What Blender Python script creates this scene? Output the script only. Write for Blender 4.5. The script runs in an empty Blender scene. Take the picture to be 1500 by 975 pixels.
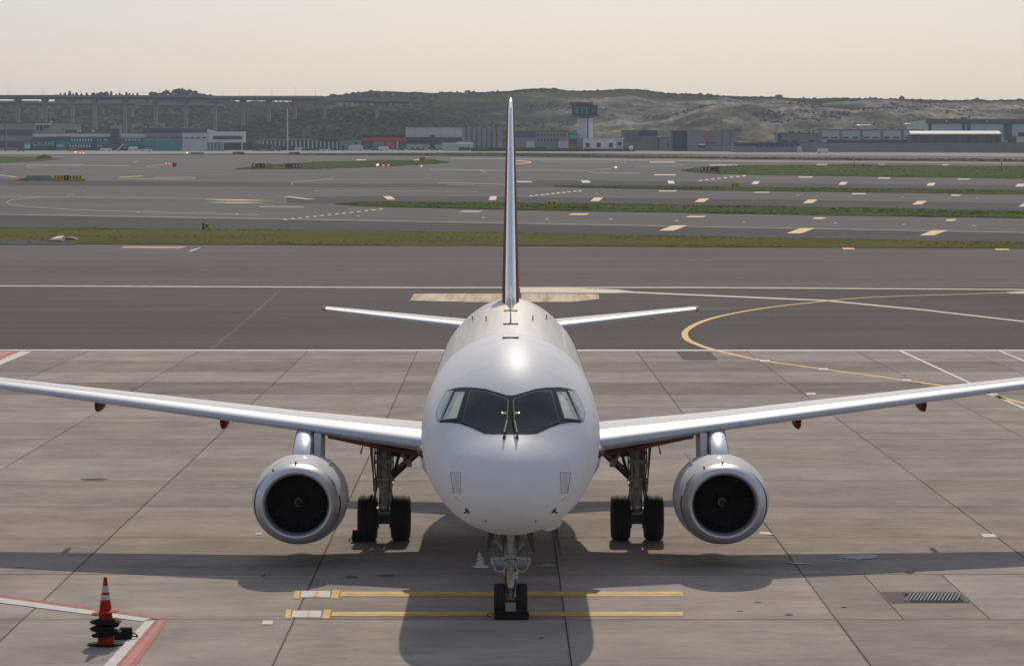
import bpy, bmesh, math, random
from mathutils import Vector, Matrix, noise
from mathutils.bvhtree import BVHTree
random.seed(7)
R = math.radians
sc = bpy.context.scene
C = sc.collection

# ---------------------------------------------------------------- camera, world, sun, exposure
F, H = 4340.0, 8.3                       # focal length in photo pixels (1500 wide), eye height
PITCH = math.atan((487.5-248)/F)
cd = bpy.data.cameras.new('camera'); cam = bpy.data.objects.new('camera', cd); C.objects.link(cam)
cam.location = (0, 0, H); cam.rotation_euler = (R(90)-PITCH, 0, -2/F)
cd.sensor_width = 36; cd.lens = F/1500*36; cd.clip_start = .5; cd.clip_end = 20000
sc.camera = cam
SUN_EL, SUN_AZ = 34.0, 3.0               # elevation; degrees right of straight ahead (+Y)
w = bpy.data.worlds.new("World"); sc.world = w; w.use_nodes = True
nt = w.node_tree; nt.nodes.clear()
sky = nt.nodes.new('ShaderNodeTexSky'); sky.sky_type = 'NISHITA'; sky.sun_disc = False
sky.sun_elevation = R(SUN_EL); sky.sun_rotation = R(SUN_AZ)
sky.air_density = 0.8; sky.dust_density = 2.0; sky.ozone_density = 2.0; sky.altitude = 0
bg = nt.nodes.new('ShaderNodeBackground'); bg.inputs['Strength'].default_value = .104
wo = nt.nodes.new('ShaderNodeOutputWorld')
# even pale haze layer mixed into the sky, added to light the aircraft's front
veil = nt.nodes.new('ShaderNodeMix'); veil.data_type = 'RGBA'; veil.inputs[0].default_value = .65; veil.inputs[7].default_value = (3.35, 3.75, 4.5, 1)
nt.links.new(sky.outputs[0], veil.inputs[6])
nt.links.new(veil.outputs[2], bg.inputs[0]); nt.links.new(bg.outputs[0], wo.inputs[0])
sl = bpy.data.lights.new('sun', 'SUN'); sl.energy = 3.0; sl.angle = R(.6); sl.color = (1, .89, .76)
so = bpy.data.objects.new('sun', sl); C.objects.link(so)
sd = Vector((math.sin(R(SUN_AZ))*math.cos(R(SUN_EL)), math.cos(R(SUN_AZ))*math.cos(R(SUN_EL)), math.sin(R(SUN_EL))))
so.rotation_euler = sd.to_track_quat('Z', 'Y').to_euler(); so.location = (0, 60, 60)
sc.view_settings.view_transform = 'Standard'; sc.view_settings.look = 'None'
sc.view_settings.exposure = 0.0; sc.view_settings.gamma = 1
sc.render.engine = 'CYCLES'
sc.cycles.volume_bounces = 0; sc.cycles.max_bounces = 6

# ---------------------------------------------------------------- geometry of the view: photo pixel -> place
CAMR = cam.rotation_euler.to_matrix()
def ray(px, py):
    d = CAMR @ Vector(((px-750)/F, (487.5-py)/F, -1)); return d
def P(px, py, Y):
    d = ray(px, py); t = Y/d.y; return Vector((d.x*t, Y, H+d.z*t))
BR = [140, 170, 210, 1750]; SLP = [0, .004, .008, .0128, .0128]
def zg(y):
    z = 0; prev = None
    for b, s0, s1 in ((140, 0, .004), (170, .004, .008), (210, .008, .0128), (1750, .0128, 0)):
        if y > b: z += (s1-s0)*(y-b)
    return z
def G(px, py):
    lo, hi = 20.0, 1750.0
    d = ray(px, py)
    for _ in range(50):
        m = (lo+hi)/2; t = m/d.y
        if H+d.z*t > zg(m): lo = m
        else: hi = m
    t = lo/d.y
    return Vector((d.x*t, lo, zg(lo)))

# ---------------------------------------------------------------- materials
def mat(name, col, rough=.6, metal=0, var=0, scale=1.0, stretch=(1, 1, 1), bump=0, col2=None, coat=0, spec=.5, world=False, detail=4, objcol=False, trans=0, emit=None):
    m = bpy.data.materials.new(name); m.use_nodes = True; n = m.node_tree; b = n.nodes['Principled BSDF']
    b.inputs['Roughness'].default_value = rough; b.inputs['Metallic'].default_value = metal
    b.inputs['Coat Weight'].default_value = coat; b.inputs['Coat Roughness'].default_value = .06
    b.inputs['Specular IOR Level'].default_value = spec
    if trans: b.inputs['Transmission Weight'].default_value = trans
    if emit: b.inputs['Emission Color'].default_value = (*col, 1); b.inputs['Emission Strength'].default_value = emit
    b.inputs['Base Color'].default_value = (*col, 1)
    last = None
    if var or col2 or bump:
        tc = n.nodes.new('ShaderNodeTexCoord'); mp = n.nodes.new('ShaderNodeMapping'); mp.inputs['Scale'].default_value = stretch
        if world:
            g = n.nodes.new('ShaderNodeNewGeometry'); n.links.new(g.outputs['Position'], mp.inputs[0])
        else: n.links.new(tc.outputs['Object'], mp.inputs[0])
        nz = n.nodes.new('ShaderNodeTexNoise'); nz.inputs['Scale'].default_value = scale; nz.inputs['Detail'].default_value = detail
        nz.inputs['Roughness'].default_value = .6
        n.links.new(mp.outputs[0], nz.inputs[0])
        rp = n.nodes.new('ShaderNodeValToRGB'); n.links.new(nz.outputs[0], rp.inputs[0])
        c2 = col2 if col2 else tuple(c*(1-var) for c in col)
        c1 = col if col2 else tuple(min(1, c*(1+var)) for c in col)
        rp.color_ramp.elements[0].position = .32; rp.color_ramp.elements[1].position = .68
        rp.color_ramp.elements[0].color = (*c2, 1); rp.color_ramp.elements[1].color = (*c1, 1)
        n.links.new(rp.outputs[0], b.inputs['Base Color']); last = rp.outputs[0]
        if bump:
            bp = n.nodes.new('ShaderNodeBump'); bp.inputs['Strength'].default_value = bump; bp.inputs['Distance'].default_value = .02
            n.links.new(nz.outputs[0], bp.inputs['Height']); n.links.new(bp.outputs[0], b.inputs['Normal'])
    m['last'] = 1
    return m
def mixnode(n, kind, fac, a, b):
    x = n.nodes.new('ShaderNodeMix'); x.data_type = 'RGBA'; x.blend_type = kind
    for i, v in ((0, fac), (6, a), (7, b)):
        if hasattr(v, 'node'): n.links.new(v, x.inputs[i])
        elif i == 0: x.inputs[0].default_value = v
        else: x.inputs[i].default_value = (*v, 1) if len(v) == 3 else v
    return x.outputs[2]
def nz(n, vec, scale, detail=4, rough=.6, stretch=None, lo=.35, hi=.65):
    if stretch:
        mp = n.nodes.new('ShaderNodeMapping'); mp.inputs['Scale'].default_value = stretch; n.links.new(vec, mp.inputs[0]); vec = mp.outputs[0]
    t = n.nodes.new('ShaderNodeTexNoise'); t.inputs['Scale'].default_value = scale; t.inputs['Detail'].default_value = detail; t.inputs['Roughness'].default_value = rough
    n.links.new(vec, t.inputs[0])
    mr = n.nodes.new('ShaderNodeMapRange'); mr.inputs[1].default_value = lo; mr.inputs[2].default_value = hi; n.links.new(t.outputs[0], mr.inputs[0])
    return mr.outputs[0]

def concrete_mat(name, base, tone=True):
    m = bpy.data.materials.new(name); m.use_nodes = True; n = m.node_tree; b = n.nodes['Principled BSDF']
    b.inputs['Roughness'].default_value = 1; b.inputs['Specular IOR Level'].default_value = .03
    g = n.nodes.new('ShaderNodeNewGeometry'); pos = g.outputs['Position']
    oi = n.nodes.new('ShaderNodeObjectInfo')
    off = n.nodes.new('ShaderNodeVectorMath'); off.operation = 'ADD'
    sc_ = n.nodes.new('ShaderNodeMath'); sc_.operation = 'MULTIPLY'; sc_.inputs[1].default_value = 60; n.links.new(oi.outputs['Random'], sc_.inputs[0])
    cb = n.nodes.new('ShaderNodeCombineXYZ'); n.links.new(sc_.outputs[0], cb.inputs[0]); n.links.new(sc_.outputs[0], cb.inputs[1])
    n.links.new(pos, off.inputs[0]); n.links.new(cb.outputs[0], off.inputs[1]); v = off.outputs[0]
    c = mixnode(n, 'MULTIPLY', 1.0, base, oi.outputs['Color']) if tone else None
    if not tone:
        c = mixnode(n, 'MIX', 0.0, base, base)
    big = nz(n, v, .55, 5, .6, (1, .7, 1), .3, .7)
    c = mixnode(n, 'MULTIPLY', big, c, (.74, .745, .76))
    bl = nz(n, v, .22, 6, .7, (.6, 1.6, 1), .42, .62)
    c = mixnode(n, 'MULTIPLY', bl, c, (.85, .84, .83))
    c = mixnode(n, 'MULTIPLY', 1.0, c, (1.16, 1.15, 1.14))
    st = nz(n, v, 1.2, 6, .75, (.55, 1.8, 1), .48, .75)
    c = mixnode(n, 'MULTIPLY', st, c, (.76, .755, .76))
    st2 = nz(n, pos, 2.2, 5, .75, (.3, 1.6, 1), .42, .8)
    c = mixnode(n, 'MULTIPLY', st2, c, (.90, .90, .90))
    pale = nz(n, v, 2.5, 5, .7, (.5, 1.6, 1), .55, .85)
    c = mixnode(n, 'MIX', pale, c, tuple(x*1.12 for x in base))
    fine = nz(n, pos, 60, 3, .7, None, .3, .7)
    c = mixnode(n, 'MULTIPLY', fine, c, (.9, .9, .9))
    dk = nz(n, pos, .16, 6, .75, (.5, 2.2, 1), .52, .70)
    c = mixnode(n, 'MULTIPLY', dk, c, (.80, .79, .80))
    dr = nz(n, pos, 1.1, 6, .8, (.6, 2.5, 1), .60, .80)
    c = mixnode(n, 'MULTIPLY', dr, c, (.72, .71, .71))
    spot = nz(n, v, 3.1, 2, .5, (.5, 1.0, 1), .70, .76)
    c = mixnode(n, 'MULTIPLY', spot, c, (.6, .6, .6))
    if tone:                                # dirt gathered along the joints
        tc = n.nodes.new('ShaderNodeTexCoord'); sp = n.nodes.new('ShaderNodeSeparateXYZ'); n.links.new(tc.outputs['Generated'], sp.inputs[0])
        outs = []
        for k, wd in ((0, .010), (1, .022)):
            a = n.nodes.new('ShaderNodeMath'); a.operation = 'SUBTRACT'; n.links.new(sp.outputs[k], a.inputs[0]); a.inputs[1].default_value = .5
            a2 = n.nodes.new('ShaderNodeMath'); a2.operation = 'ABSOLUTE'; n.links.new(a.outputs[0], a2.inputs[0])
            a3 = n.nodes.new('ShaderNodeMapRange'); a3.inputs[1].default_value = .5-wd; a3.inputs[2].default_value = .5; n.links.new(a2.outputs[0], a3.inputs[0]); outs.append(a3.outputs[0])
        mx = n.nodes.new('ShaderNodeMath'); mx.operation = 'MAXIMUM'; n.links.new(outs[0], mx.inputs[0]); n.links.new(outs[1], mx.inputs[1])
        c = mixnode(n, 'MULTIPLY', mx.outputs[0], c, (.72, .71, .70))
    n.links.new(c, b.inputs['Base Color'])
    bp = n.nodes.new('ShaderNodeBump'); bp.inputs['Strength'].default_value = .25; bp.inputs['Distance'].default_value = .01
    n.links.new(fine, bp.inputs['Height']); n.links.new(bp.outputs[0], b.inputs['Normal'])
    return m
def asphalt_mat(name, base, streak=.8):
    m = bpy.data.materials.new(name); m.use_nodes = True; n = m.node_tree; b = n.nodes['Principled BSDF']
    b.inputs['Roughness'].default_value = 1; b.inputs['Specular IOR Level'].default_value = .03
    g = n.nodes.new('ShaderNodeNewGeometry'); v = g.outputs['Position']
    s1 = nz(n, v, .5, 5, .65, (.02, .5, 1), .35, .65)
    c = mixnode(n, 'MULTIPLY', s1, base, (streak, streak, streak))
    s2 = nz(n, v, .03, 4, .6, (.6, 1, 1), .35, .7)
    c = mixnode(n, 'MULTIPLY', s2, c, (.8, .8, .8))
    s3 = nz(n, v, .25, 5, .75, (.25, 1, 1), .55, .85)
    c = mixnode(n, 'MIX', s3, c, tuple(x*1.25 for x in base))
    f = nz(n, v, 8, 3, .7, None, .3, .7)
    c = mixnode(n, 'MULTIPLY', f, c, (.88, .88, .88))
    n.links.new(c, b.inputs['Base Color']); return m
def grass_mat(name, a, b2, c3):
    m = bpy.data.materials.new(name); m.use_nodes = True; n = m.node_tree; b = n.nodes['Principled BSDF']
    b.inputs['Roughness'].default_value = 1; b.inputs['Specular IOR Level'].default_value = .03
    g = n.nodes.new('ShaderNodeNewGeometry'); v = g.outputs['Position']
    s1 = nz(n, v, .12, 5, .7, (.35, 1, 1), .35, .65)
    c = mixnode(n, 'MIX', s1, a, b2)
    s2 = nz(n, v, .6, 5, .7, (.3, 1, 1), .5, .72)
    c = mixnode(n, 'MIX', s2, c, c3)
    s3 = nz(n, v, 4, 4, .7, None, .3, .7)
    c = mixnode(n, 'MULTIPLY', s3, c, (.8, .8, .8))
    n.links.new(c, b.inputs['Base Color']); return m
def attr_mat(name, rough=.95, vscale=.02, scrub=False):
    m = bpy.data.materials.new(name); m.use_nodes = True; n = m.node_tree; b = n.nodes['Principled BSDF']
    b.inputs['Roughness'].default_value = 1; b.inputs['Specular IOR Level'].default_value = 0
    a = n.nodes.new('ShaderNodeAttribute'); a.attribute_name = 'col'
    g = n.nodes.new('ShaderNodeNewGeometry')
    s = nz(n, g.outputs['Position'], vscale, 8, .8, (1, .5, 2), .42, .58)
    c = mixnode(n, 'MULTIPLY', s, a.outputs['Color'], (.5, .52, .56))
    s = nz(n, g.outputs['Position'], vscale*7, 4, .8, (1, .4, 1), .44, .58)
    c = mixnode(n, 'MULTIPLY', s, c, (.6, .62, .64))
    if scrub:                               # scrub thickets, bare strips and tracks on the slopes
        pos = g.outputs['Position']
        a1 = nz(n, pos, .012, 8, .72, (1, .45, 1), .50, .62); c = mixnode(n, 'MIX', a1, c, (.050, .056, .040))
        a2 = nz(n, pos, .05, 6, .8, (1, .35, 1), .53, .66); c = mixnode(n, 'MIX', a2, c, (.034, .040, .032))
        a3 = nz(n, pos, .02, 5, .7, (.6, .5, 1), .58, .68); c = mixnode(n, 'MIX', a3, c, (.16, .145, .11))
        a4 = nz(n, pos, .22, 3, .8, (1, .25, 1), .45, .60); c = mixnode(n, 'MULTIPLY', a4, c, (.55, .58, .58))
    n.links.new(c, b.inputs['Base Color']); return m

M = {}
M['slab'] = concrete_mat('apron_concrete', (.402, .352, .312))
M['apron_plain'] = concrete_mat('apron_concrete_plain', (.382, .334, .296), False)
M['joint'] = mat('joint_filler', (.035, .032, .03), .9)
M['asphalt_new'] = asphalt_mat('asphalt_new', (.142, .124, .118), .8)
M['asphalt'] = asphalt_mat('asphalt', (.185, .163, .154), .84)
M['asphalt_far'] = asphalt_mat('asphalt_far', (.185, .174, .168), .82)
M['shoulder'] = asphalt_mat('shoulder_asphalt', (.115, .107, .108), .85)
M['road'] = asphalt_mat('pale_road', (.38, .35, .32), .85)
M['grass'] = grass_mat('grass_near', (.062, .074, .006), (.105, .096, .010), (.135, .105, .03))
M['grass2'] = grass_mat('grass_far', (.030, .070, .002), (.054, .090, .003), (.080, .072, .012))
M['yellow'] = mat('yellow_paint', (.52, .35, .11), .7, var=.2, scale=3, stretch=(1, 1, 1), world=True, spec=.1)
M['amber'] = mat('amber_paint', (.56, .33, .06), .7, var=.25, scale=2, world=True, spec=.1)
M['cream'] = mat('cream_paint', (.46, .39, .29), .7, var=.2, scale=1.5, world=True, spec=.1)
M['faint'] = mat('faded_far_paint', (.34, .30, .245), .9, var=.25, scale=.4, world=True, spec=.05)
M['worn'] = mat('worn_paint', (.62, .52, .36), .8, col2=(.30, .20, .10), scale=1.6, stretch=(1, .05, 1), world=True, detail=6, spec=.1)
M['white'] = mat('white_line_paint', (.52, .49, .46), .7, var=.12, scale=3, world=True, spec=.1)
M['redp'] = mat('red_line_paint', (.36, .075, .06), .7, var=.2, scale=3, world=True, spec=.1)
M['pinkp'] = mat('faded_red_paint', (.44, .2, .17), .8, var=.15, scale=3, world=True, spec=.1)
M['black_paint'] = mat('black_line_paint', (.04, .04, .04), .8, spec=.1)
M['paint'] = mat('aircraft_white', (.73, .725, .74), .42, coat=.06, spec=.012, var=.02, scale=1.5)
M['roofw'] = mat('aircraft_white_worn', (.64, .61, .575), .5, coat=.12, spec=.05, scale=1.4, stretch=(5, .10, 5), col2=(.52, .495, .465), detail=6)
M['redair'] = mat('aircraft_red', (.17, .008, .014), .6, spec=.12)
M['chrome'] = mat('polished_metal', (.78, .79, .81), .2, 1, var=.03, scale=3)
M['slat'] = mat('slat_metal', (.50, .52, .56), .55, .25, coat=.1, var=.04, scale=2)
M['lip'] = mat('inlet_metal', (.60, .585, .59), .38, .7)
M['winggrey'] = mat('wing_paint', (.64, .64, .63), .7, spec=.06, var=.04, scale=1, stretch=(.3, 3, 1))
M['nacelle'] = mat('nacelle_paint', (.60, .575, .585), .7, .0, coat=.2, spec=.05, var=.03, scale=2)
M['dark'] = mat('duct_dark', (.015, .015, .016), .5)
M['fan'] = mat('fan_titanium', (.028, .026, .025), .9, 0, spec=.03)
M['frame'] = mat('window_frame_paint', (.045, .05, .06), .85, spec=.05)
M['glass'] = mat('cockpit_glass', (.004, .010, .013), .05, spec=.3, col2=(.022, .034, .034), scale=1.8)
M['glass_side'] = mat('side_glass', (.22, .26, .26), .08, coat=.3, col2=(.5, .54, .47), scale=5, stretch=(2, 2, .6))  # pale mottled base colour stands for bright reflections in the side panes
M['pane_glare'] = mat('painted_reflection', (.62, .64, .53), .5, var=.12, scale=6)  # cream colour stands for a bright reflection on the side pane
M['seal'] = mat('window_seal', (.20, .21, .21), .8, spec=.1)
M['tyre'] = mat('tyre_rubber', (.014, .013, .013), .8, var=.3, scale=20)
M['rim'] = mat('wheel_rim', (.12, .12, .125), .45, .6)
M['gear'] = mat('gear_grey', (.46, .43, .38), .5, .3, var=.3, scale=14)
M['gear_dark'] = mat('gear_dark', (.075, .066, .06), .6, .2, var=.3, scale=14)
M['lens'] = mat('lamp_lens', (.16, .18, .19), .15, .3, coat=.4)
M['orange'] = mat('orange_torque', (.45, .22, .06), .5)
M['black'] = mat('black_rubber', (.012, .012, .013), .9, spec=.15, var=.3, scale=12)
M['conered'] = mat('cone_red', (.36, .016, .011), .7, var=.2, scale=8, spec=.15)
M['reflect'] = mat('reflective_band', (.42, .41, .38), .5, var=.4, scale=25)
M['decal'] = mat('decal_grey', (.34, .33, .35), .5)
M['decalred'] = mat('decal_red', (.35, .2, .2), .5)
def L(k, c, r=.7, **kw): M[k] = mat(k, c, r, **kw)
L('b_beige', (.36, .32, .29), var=.08, scale=.2); L('b_grey', (.25, .245, .25), var=.08, scale=.2); L('b_dgrey', (.085, .09, .10), var=.1, scale=.2)
L('b_lgrey', (.6, .6, .61), var=.06, scale=.2); L('b_white', (.78, .76, .73), var=.05, scale=.2); L('b_navy', (.03, .045, .075), var=.1, scale=.2)
L('b_teal', (.01, .27, .32)); L('b_dteal', (.008, .09, .11)); L('b_signteal', (.02, .42, .38)); L('b_glass', (.02, .045, .055), .25); L('b_pane', (.60, .72, .70), .3)
L('b_red', (.55, .03, .04)); L('b_orange', (.6, .10, .04)); L('b_ochre', (.3, .17, .07)); L('b_cream', (.72, .66, .56)); L('b_blue', (.03, .10, .17)); L('b_brown', (.13, .09, .07))
L('b_hedge', (.03, .05, .035), .9, var=.4, scale=.5); L('bark', (.05, .042, .036), .9)
L('steel', (.3, .3, .31), .5, metal=.4); L('darksteel', (.08, .08, .09), .5); L('signred', (.45, .02, .04)); L('signblack', (.015, .015, .015)); L('signyellow', (.62, .48, .03)); L('signgrey', (.3, .3, .3)); L('signgreen', (.02, .12, .06))
L('carwhite', (.7, .7, .7), .3, coat=.5); L('carblue', (.05, .08, .16), .3, coat=.5); L('carred', (.3, .03, .03), .3, coat=.5); L('carsilver', (.35, .36, .38), .3, coat=.5); L('cargrey', (.08, .08, .09), .3, coat=.5)
L('viaduct', (.23, .225, .235), .85, var=.12, scale=.08); L('deckdark', (.1, .105, .12), .85)
L('flowers', (.42, .33, .02), .9, var=.3, scale=1)
M['lamp_on'] = mat('lit_lamp', (1, .42, .16), .4, emit=1.6)
M['lamp_red'] = mat('lit_red_lamp', (1, .12, .08), .4, emit=.8)
M['terrain'] = attr_mat('terrain_cover', scrub=True)
M['leaf'] = attr_mat('woodland_leaves', .95, .15)
for k in ('pine', 'bare'): pass
L('pine', (.03, .042, .032), .95, var=.4, scale=.6); L('twig', (.085, .08, .07), .95, var=.3, scale=.8)

# ---------------------------------------------------------------- mesh helpers
class MB:
    def __init__(s): s.v = []; s.f = []
    def add(s, vs, fs):
        n = len(s.v); s.v += [tuple(x) for x in vs]; s.f += [tuple(i+n for i in f) for f in fs]; return s
    def box(s, a, b):
        x0, y0, z0 = a; x1, y1, z1 = b
        if x0 > x1: x0, x1 = x1, x0
        if y0 > y1: y0, y1 = y1, y0
        if z0 > z1: z0, z1 = z1, z0
        return s.add([(x0, y0, z0), (x1, y0, z0), (x1, y1, z0), (x0, y1, z0), (x0, y0, z1), (x1, y0, z1), (x1, y1, z1), (x0, y1, z1)],
                     [(0, 3, 2, 1), (4, 5, 6, 7), (0, 1, 5, 4), (1, 2, 6, 5), (2, 3, 7, 6), (3, 0, 4, 7)])
    def cyl(s, p0, p1, r0, r1=None, n=12, cap=True):
        r1 = r0 if r1 is None else r1
        p0, p1 = Vector(p0), Vector(p1); q = (p1-p0).normalized().to_track_quat('Z', 'Y')
        vs = []
        for p, r in ((p0, r0), (p1, r1)):
            for i in range(n):
                a = 2*math.pi*i/n; vs.append(p+q@Vector((r*math.cos(a), r*math.sin(a), 0)))
        fs = [(i, (i+1) % n, n+(i+1) % n, n+i) for i in range(n)]
        if cap: fs += [tuple(reversed(range(n))), tuple(range(n, 2*n))]
        return s.add(vs, fs)
    def tube(s, pts, r, n=8):
        for a, b in zip(pts, pts[1:]): s.cyl(a, b, r, r, n)
        return s
    def rings(s, rs, close=True, cap0=False, cap1=False):
        n = len(rs[0]); vs = [p for r_ in rs for p in r_]; fs = []
        for k in range(len(rs)-1):
            for i in range(n if close else n-1):
                j = (i+1) % n; fs.append((k*n+i, k*n+j, (k+1)*n+j, (k+1)*n+i))
        if cap0: fs.append(tuple(reversed(range(n))))
        if cap1: fs.append(tuple(range((len(rs)-1)*n, len(rs)*n)))
        return s.add(vs, fs)
    def lathe(s, prof, c, axis='Y', n=32, sx=1, sz=1, cap0=False, cap1=False):
        rs = []
        for t, r in prof:
            ring = []
            for i in range(n):
                a = 2*math.pi*i/n
                if axis == 'Y': ring.append((c[0]+r*math.cos(a)*sx, c[1]+t, c[2]+r*math.sin(a)*sz))
                elif axis == 'X': ring.append((c[0]+t, c[1]+r*math.cos(a), c[2]+r*math.sin(a)))
                else: ring.append((c[0]+r*math.cos(a)*sx, c[1]+r*math.sin(a)*sz, c[2]+t))
            rs.append(ring)
        return s.rings(rs, True, cap0, cap1)
    def go(s, name, m, parent=None, smooth=False, bevel=0, loc=None):
        base = Vector(parent.matrix_world.translation) if parent else Vector((0, 0, 0))
        if parent: base = WL[parent.name]
        o0 = Vector(loc) if loc else (Vector((0, 0, 0)) if not parent else base)
        me = bpy.data.meshes.new(name); me.from_pydata([tuple(Vector(v)-o0) for v in s.v], [], s.f)
        bm = bmesh.new(); bm.from_mesh(me); bmesh.ops.recalc_face_normals(bm, faces=bm.faces)
        if bevel: bmesh.ops.bevel(bm, geom=bm.edges, offset=bevel, segments=2, affect='EDGES', profile=.6)
        bm.to_mesh(me); bm.free()
        if smooth: me.shade_smooth(); me.set_sharp_from_angle(angle=R(40))
        return link(name, me, m, parent, o0, base)
WL = {}
def link(name, me, m, parent, o0, base):
    if m is not None:
        me.materials.clear(); me.materials.append(M[m] if isinstance(m, str) else m)
    o = bpy.data.objects.new(name, me); C.objects.link(o); o.location = o0-base if parent else o0
    if parent: o.parent = parent
    WL[o.name] = o0.copy(); return o
def tag(o, label=None, cat=None, group=None, kind=None):
    if label: o['label'] = label
    if cat: o['category'] = cat
    if group: o['group'] = group
    if kind: o['kind'] = kind
    return o
def thing(name, loc, label, cat, group=None):
    o = bpy.data.objects.new(name, None); C.objects.link(o); o.location = loc; o.empty_display_size = .3
    WL[o.name] = Vector(loc); return tag(o, label, cat, group)
def kid(o, parent, loc=None):            # a copy of a part under another parent, sharing mesh data
    c = o.copy(); C.objects.link(c); c.parent = parent
    if loc is not None: c.location = loc
    WL[c.name] = WL[parent.name]+c.location; return c
def clone(root, d, label, **kw):
    r = root.copy(); C.objects.link(r); r.location = root.location+Vector(d); WL[r.name] = r.location.copy(); r['label'] = label
    for ch in root.children:
        c = ch.copy(); C.objects.link(c); c.parent = r
        for g in ch.children:
            e = g.copy(); C.objects.link(e); e.parent = c
    return r

# ---------------------------------------------------------------- ground sheets laid on the terrain profile
def sheet(name, polys, m, off, parent=None, kind=None, grid=None, skirt=0):
    """polys: list of XY outlines; clipped at the profile's bends and dropped onto the ground at height off"""
    bm = bmesh.new()
    for poly in polys:
        vs = [bm.verts.new((p[0], p[1], 0)) for p in poly]
        try: bm.faces.new(vs)
        except ValueError: continue
    for b in BR: bmesh.ops.bisect_plane(bm, geom=bm.verts[:]+bm.edges[:]+bm.faces[:], plane_co=(0, b, 0), plane_no=(0, 1, 0))
    bmesh.ops.triangulate(bm, faces=[f for f in bm.faces if len(f.verts) > 4], ngon_method='EAR_CLIP')
    for v in bm.verts: v.co.z = zg(v.co.y)+off
    bmesh.ops.recalc_face_normals(bm, faces=bm.faces)
    for f in bm.faces:
        if f.normal.z < 0: f.normal_flip()
    if skirt:
        ed = [e for e in bm.edges if len(e.link_faces) == 1]
        r = bmesh.ops.extrude_edge_only(bm, edges=ed)
        for v in r['geom']:
            if isinstance(v, bmesh.types.BMVert): v.co.z -= skirt
    me = bpy.data.meshes.new(name); bm.to_mesh(me); bm.free()
    base = WL[parent.name] if parent else Vector((0, 0, 0))
    o = link(name, me, m, parent, Vector((0, 0, 0)), base)
    if kind: o['kind'] = kind
    return o
def pxpoly(pts): return [(G(*p).x, G(*p).y) for p in pts]
def pxline(pts, t):                     # photo path -> strip of quads on the ground, t photo pixels deep
    n = len(pts); A_, B_ = [], []
    for i, (x, y) in enumerate(pts):
        a = pts[max(0, i-1)]; b = pts[min(n-1, i+1)]
        dx, dy = (b[0]-a[0])/6, b[1]-a[1]; l = math.hypot(dx, dy) or 1
        ox, oy = -dy/l*t/2*2.2, dx/l*t/2
        A_.append(G(x+ox, y+oy)); B_.append(G(x-ox, y-oy))
    return [[(A_[i].x, A_[i].y), (A_[i+1].x, A_[i+1].y), (B_[i+1].x, B_[i+1].y), (B_[i].x, B_[i].y)] for i in range(n-1)]
def ribbon(pts, wd, wd2=None):                     # pixel path, real width in metres -> quads
    q = [G(*p).xy for p in pts]; L_, R_ = [], []
    for i, p in enumerate(q):
        a = q[max(0, i-1)]; b = q[min(len(q)-1, i+1)]; d = (b-a).normalized(); n = Vector((-d.y, d.x))*((wd+(wd2-wd)*min(1, abs(d.x)/max(.25, abs(d.y))/6)) if wd2 else wd)/2
        L_.append(p+n); R_.append(p-n)
    return [[L_[i], L_[i+1], R_[i+1], R_[i]] for i in range(len(q)-1)]
def smooth_path(pts, k=6):
    out = []
    for i in range(len(pts)-1):
        p0 = pts[max(0, i-1)]; p1 = pts[i]; p2 = pts[i+1]; p3 = pts[min(len(pts)-1, i+2)]
        for j in range(k):
            t = j/k
            out.append(tuple(.5*((2*b)+(-a+c)*t+(2*a-5*b+4*c-d)*t*t+(-a+3*b-3*c+d)*t**3) for a, b, c, d in zip(p0, p1, p2, p3)))
    out.append(pts[-1]); return out
def rect(x0, y0, x1, y1): return [(x0, y0), (x1, y0), (x1, y1), (x0, y1)]

YA = 136.05                                # far edge of the concrete apron
ground = sheet('ground', [rect(-4500, -600, 4500, 6500)], 'grass2', -.30, kind='structure')
# apron: base sheet, slabs one by one in view, plain concrete beyond
apron = sheet('apron', [rect(-600, -200, 600, YA)], 'joint', -.06, kind='structure')
X0S, X1S = -7, 7
JX = 5.0; ROT = -11/F                       # the joints run very slightly off the aircraft's axis
def jx(k, Y): return -.26 + JX*(k+.52) + ROT*0 + (Y-100)*(-.0025)
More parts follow.
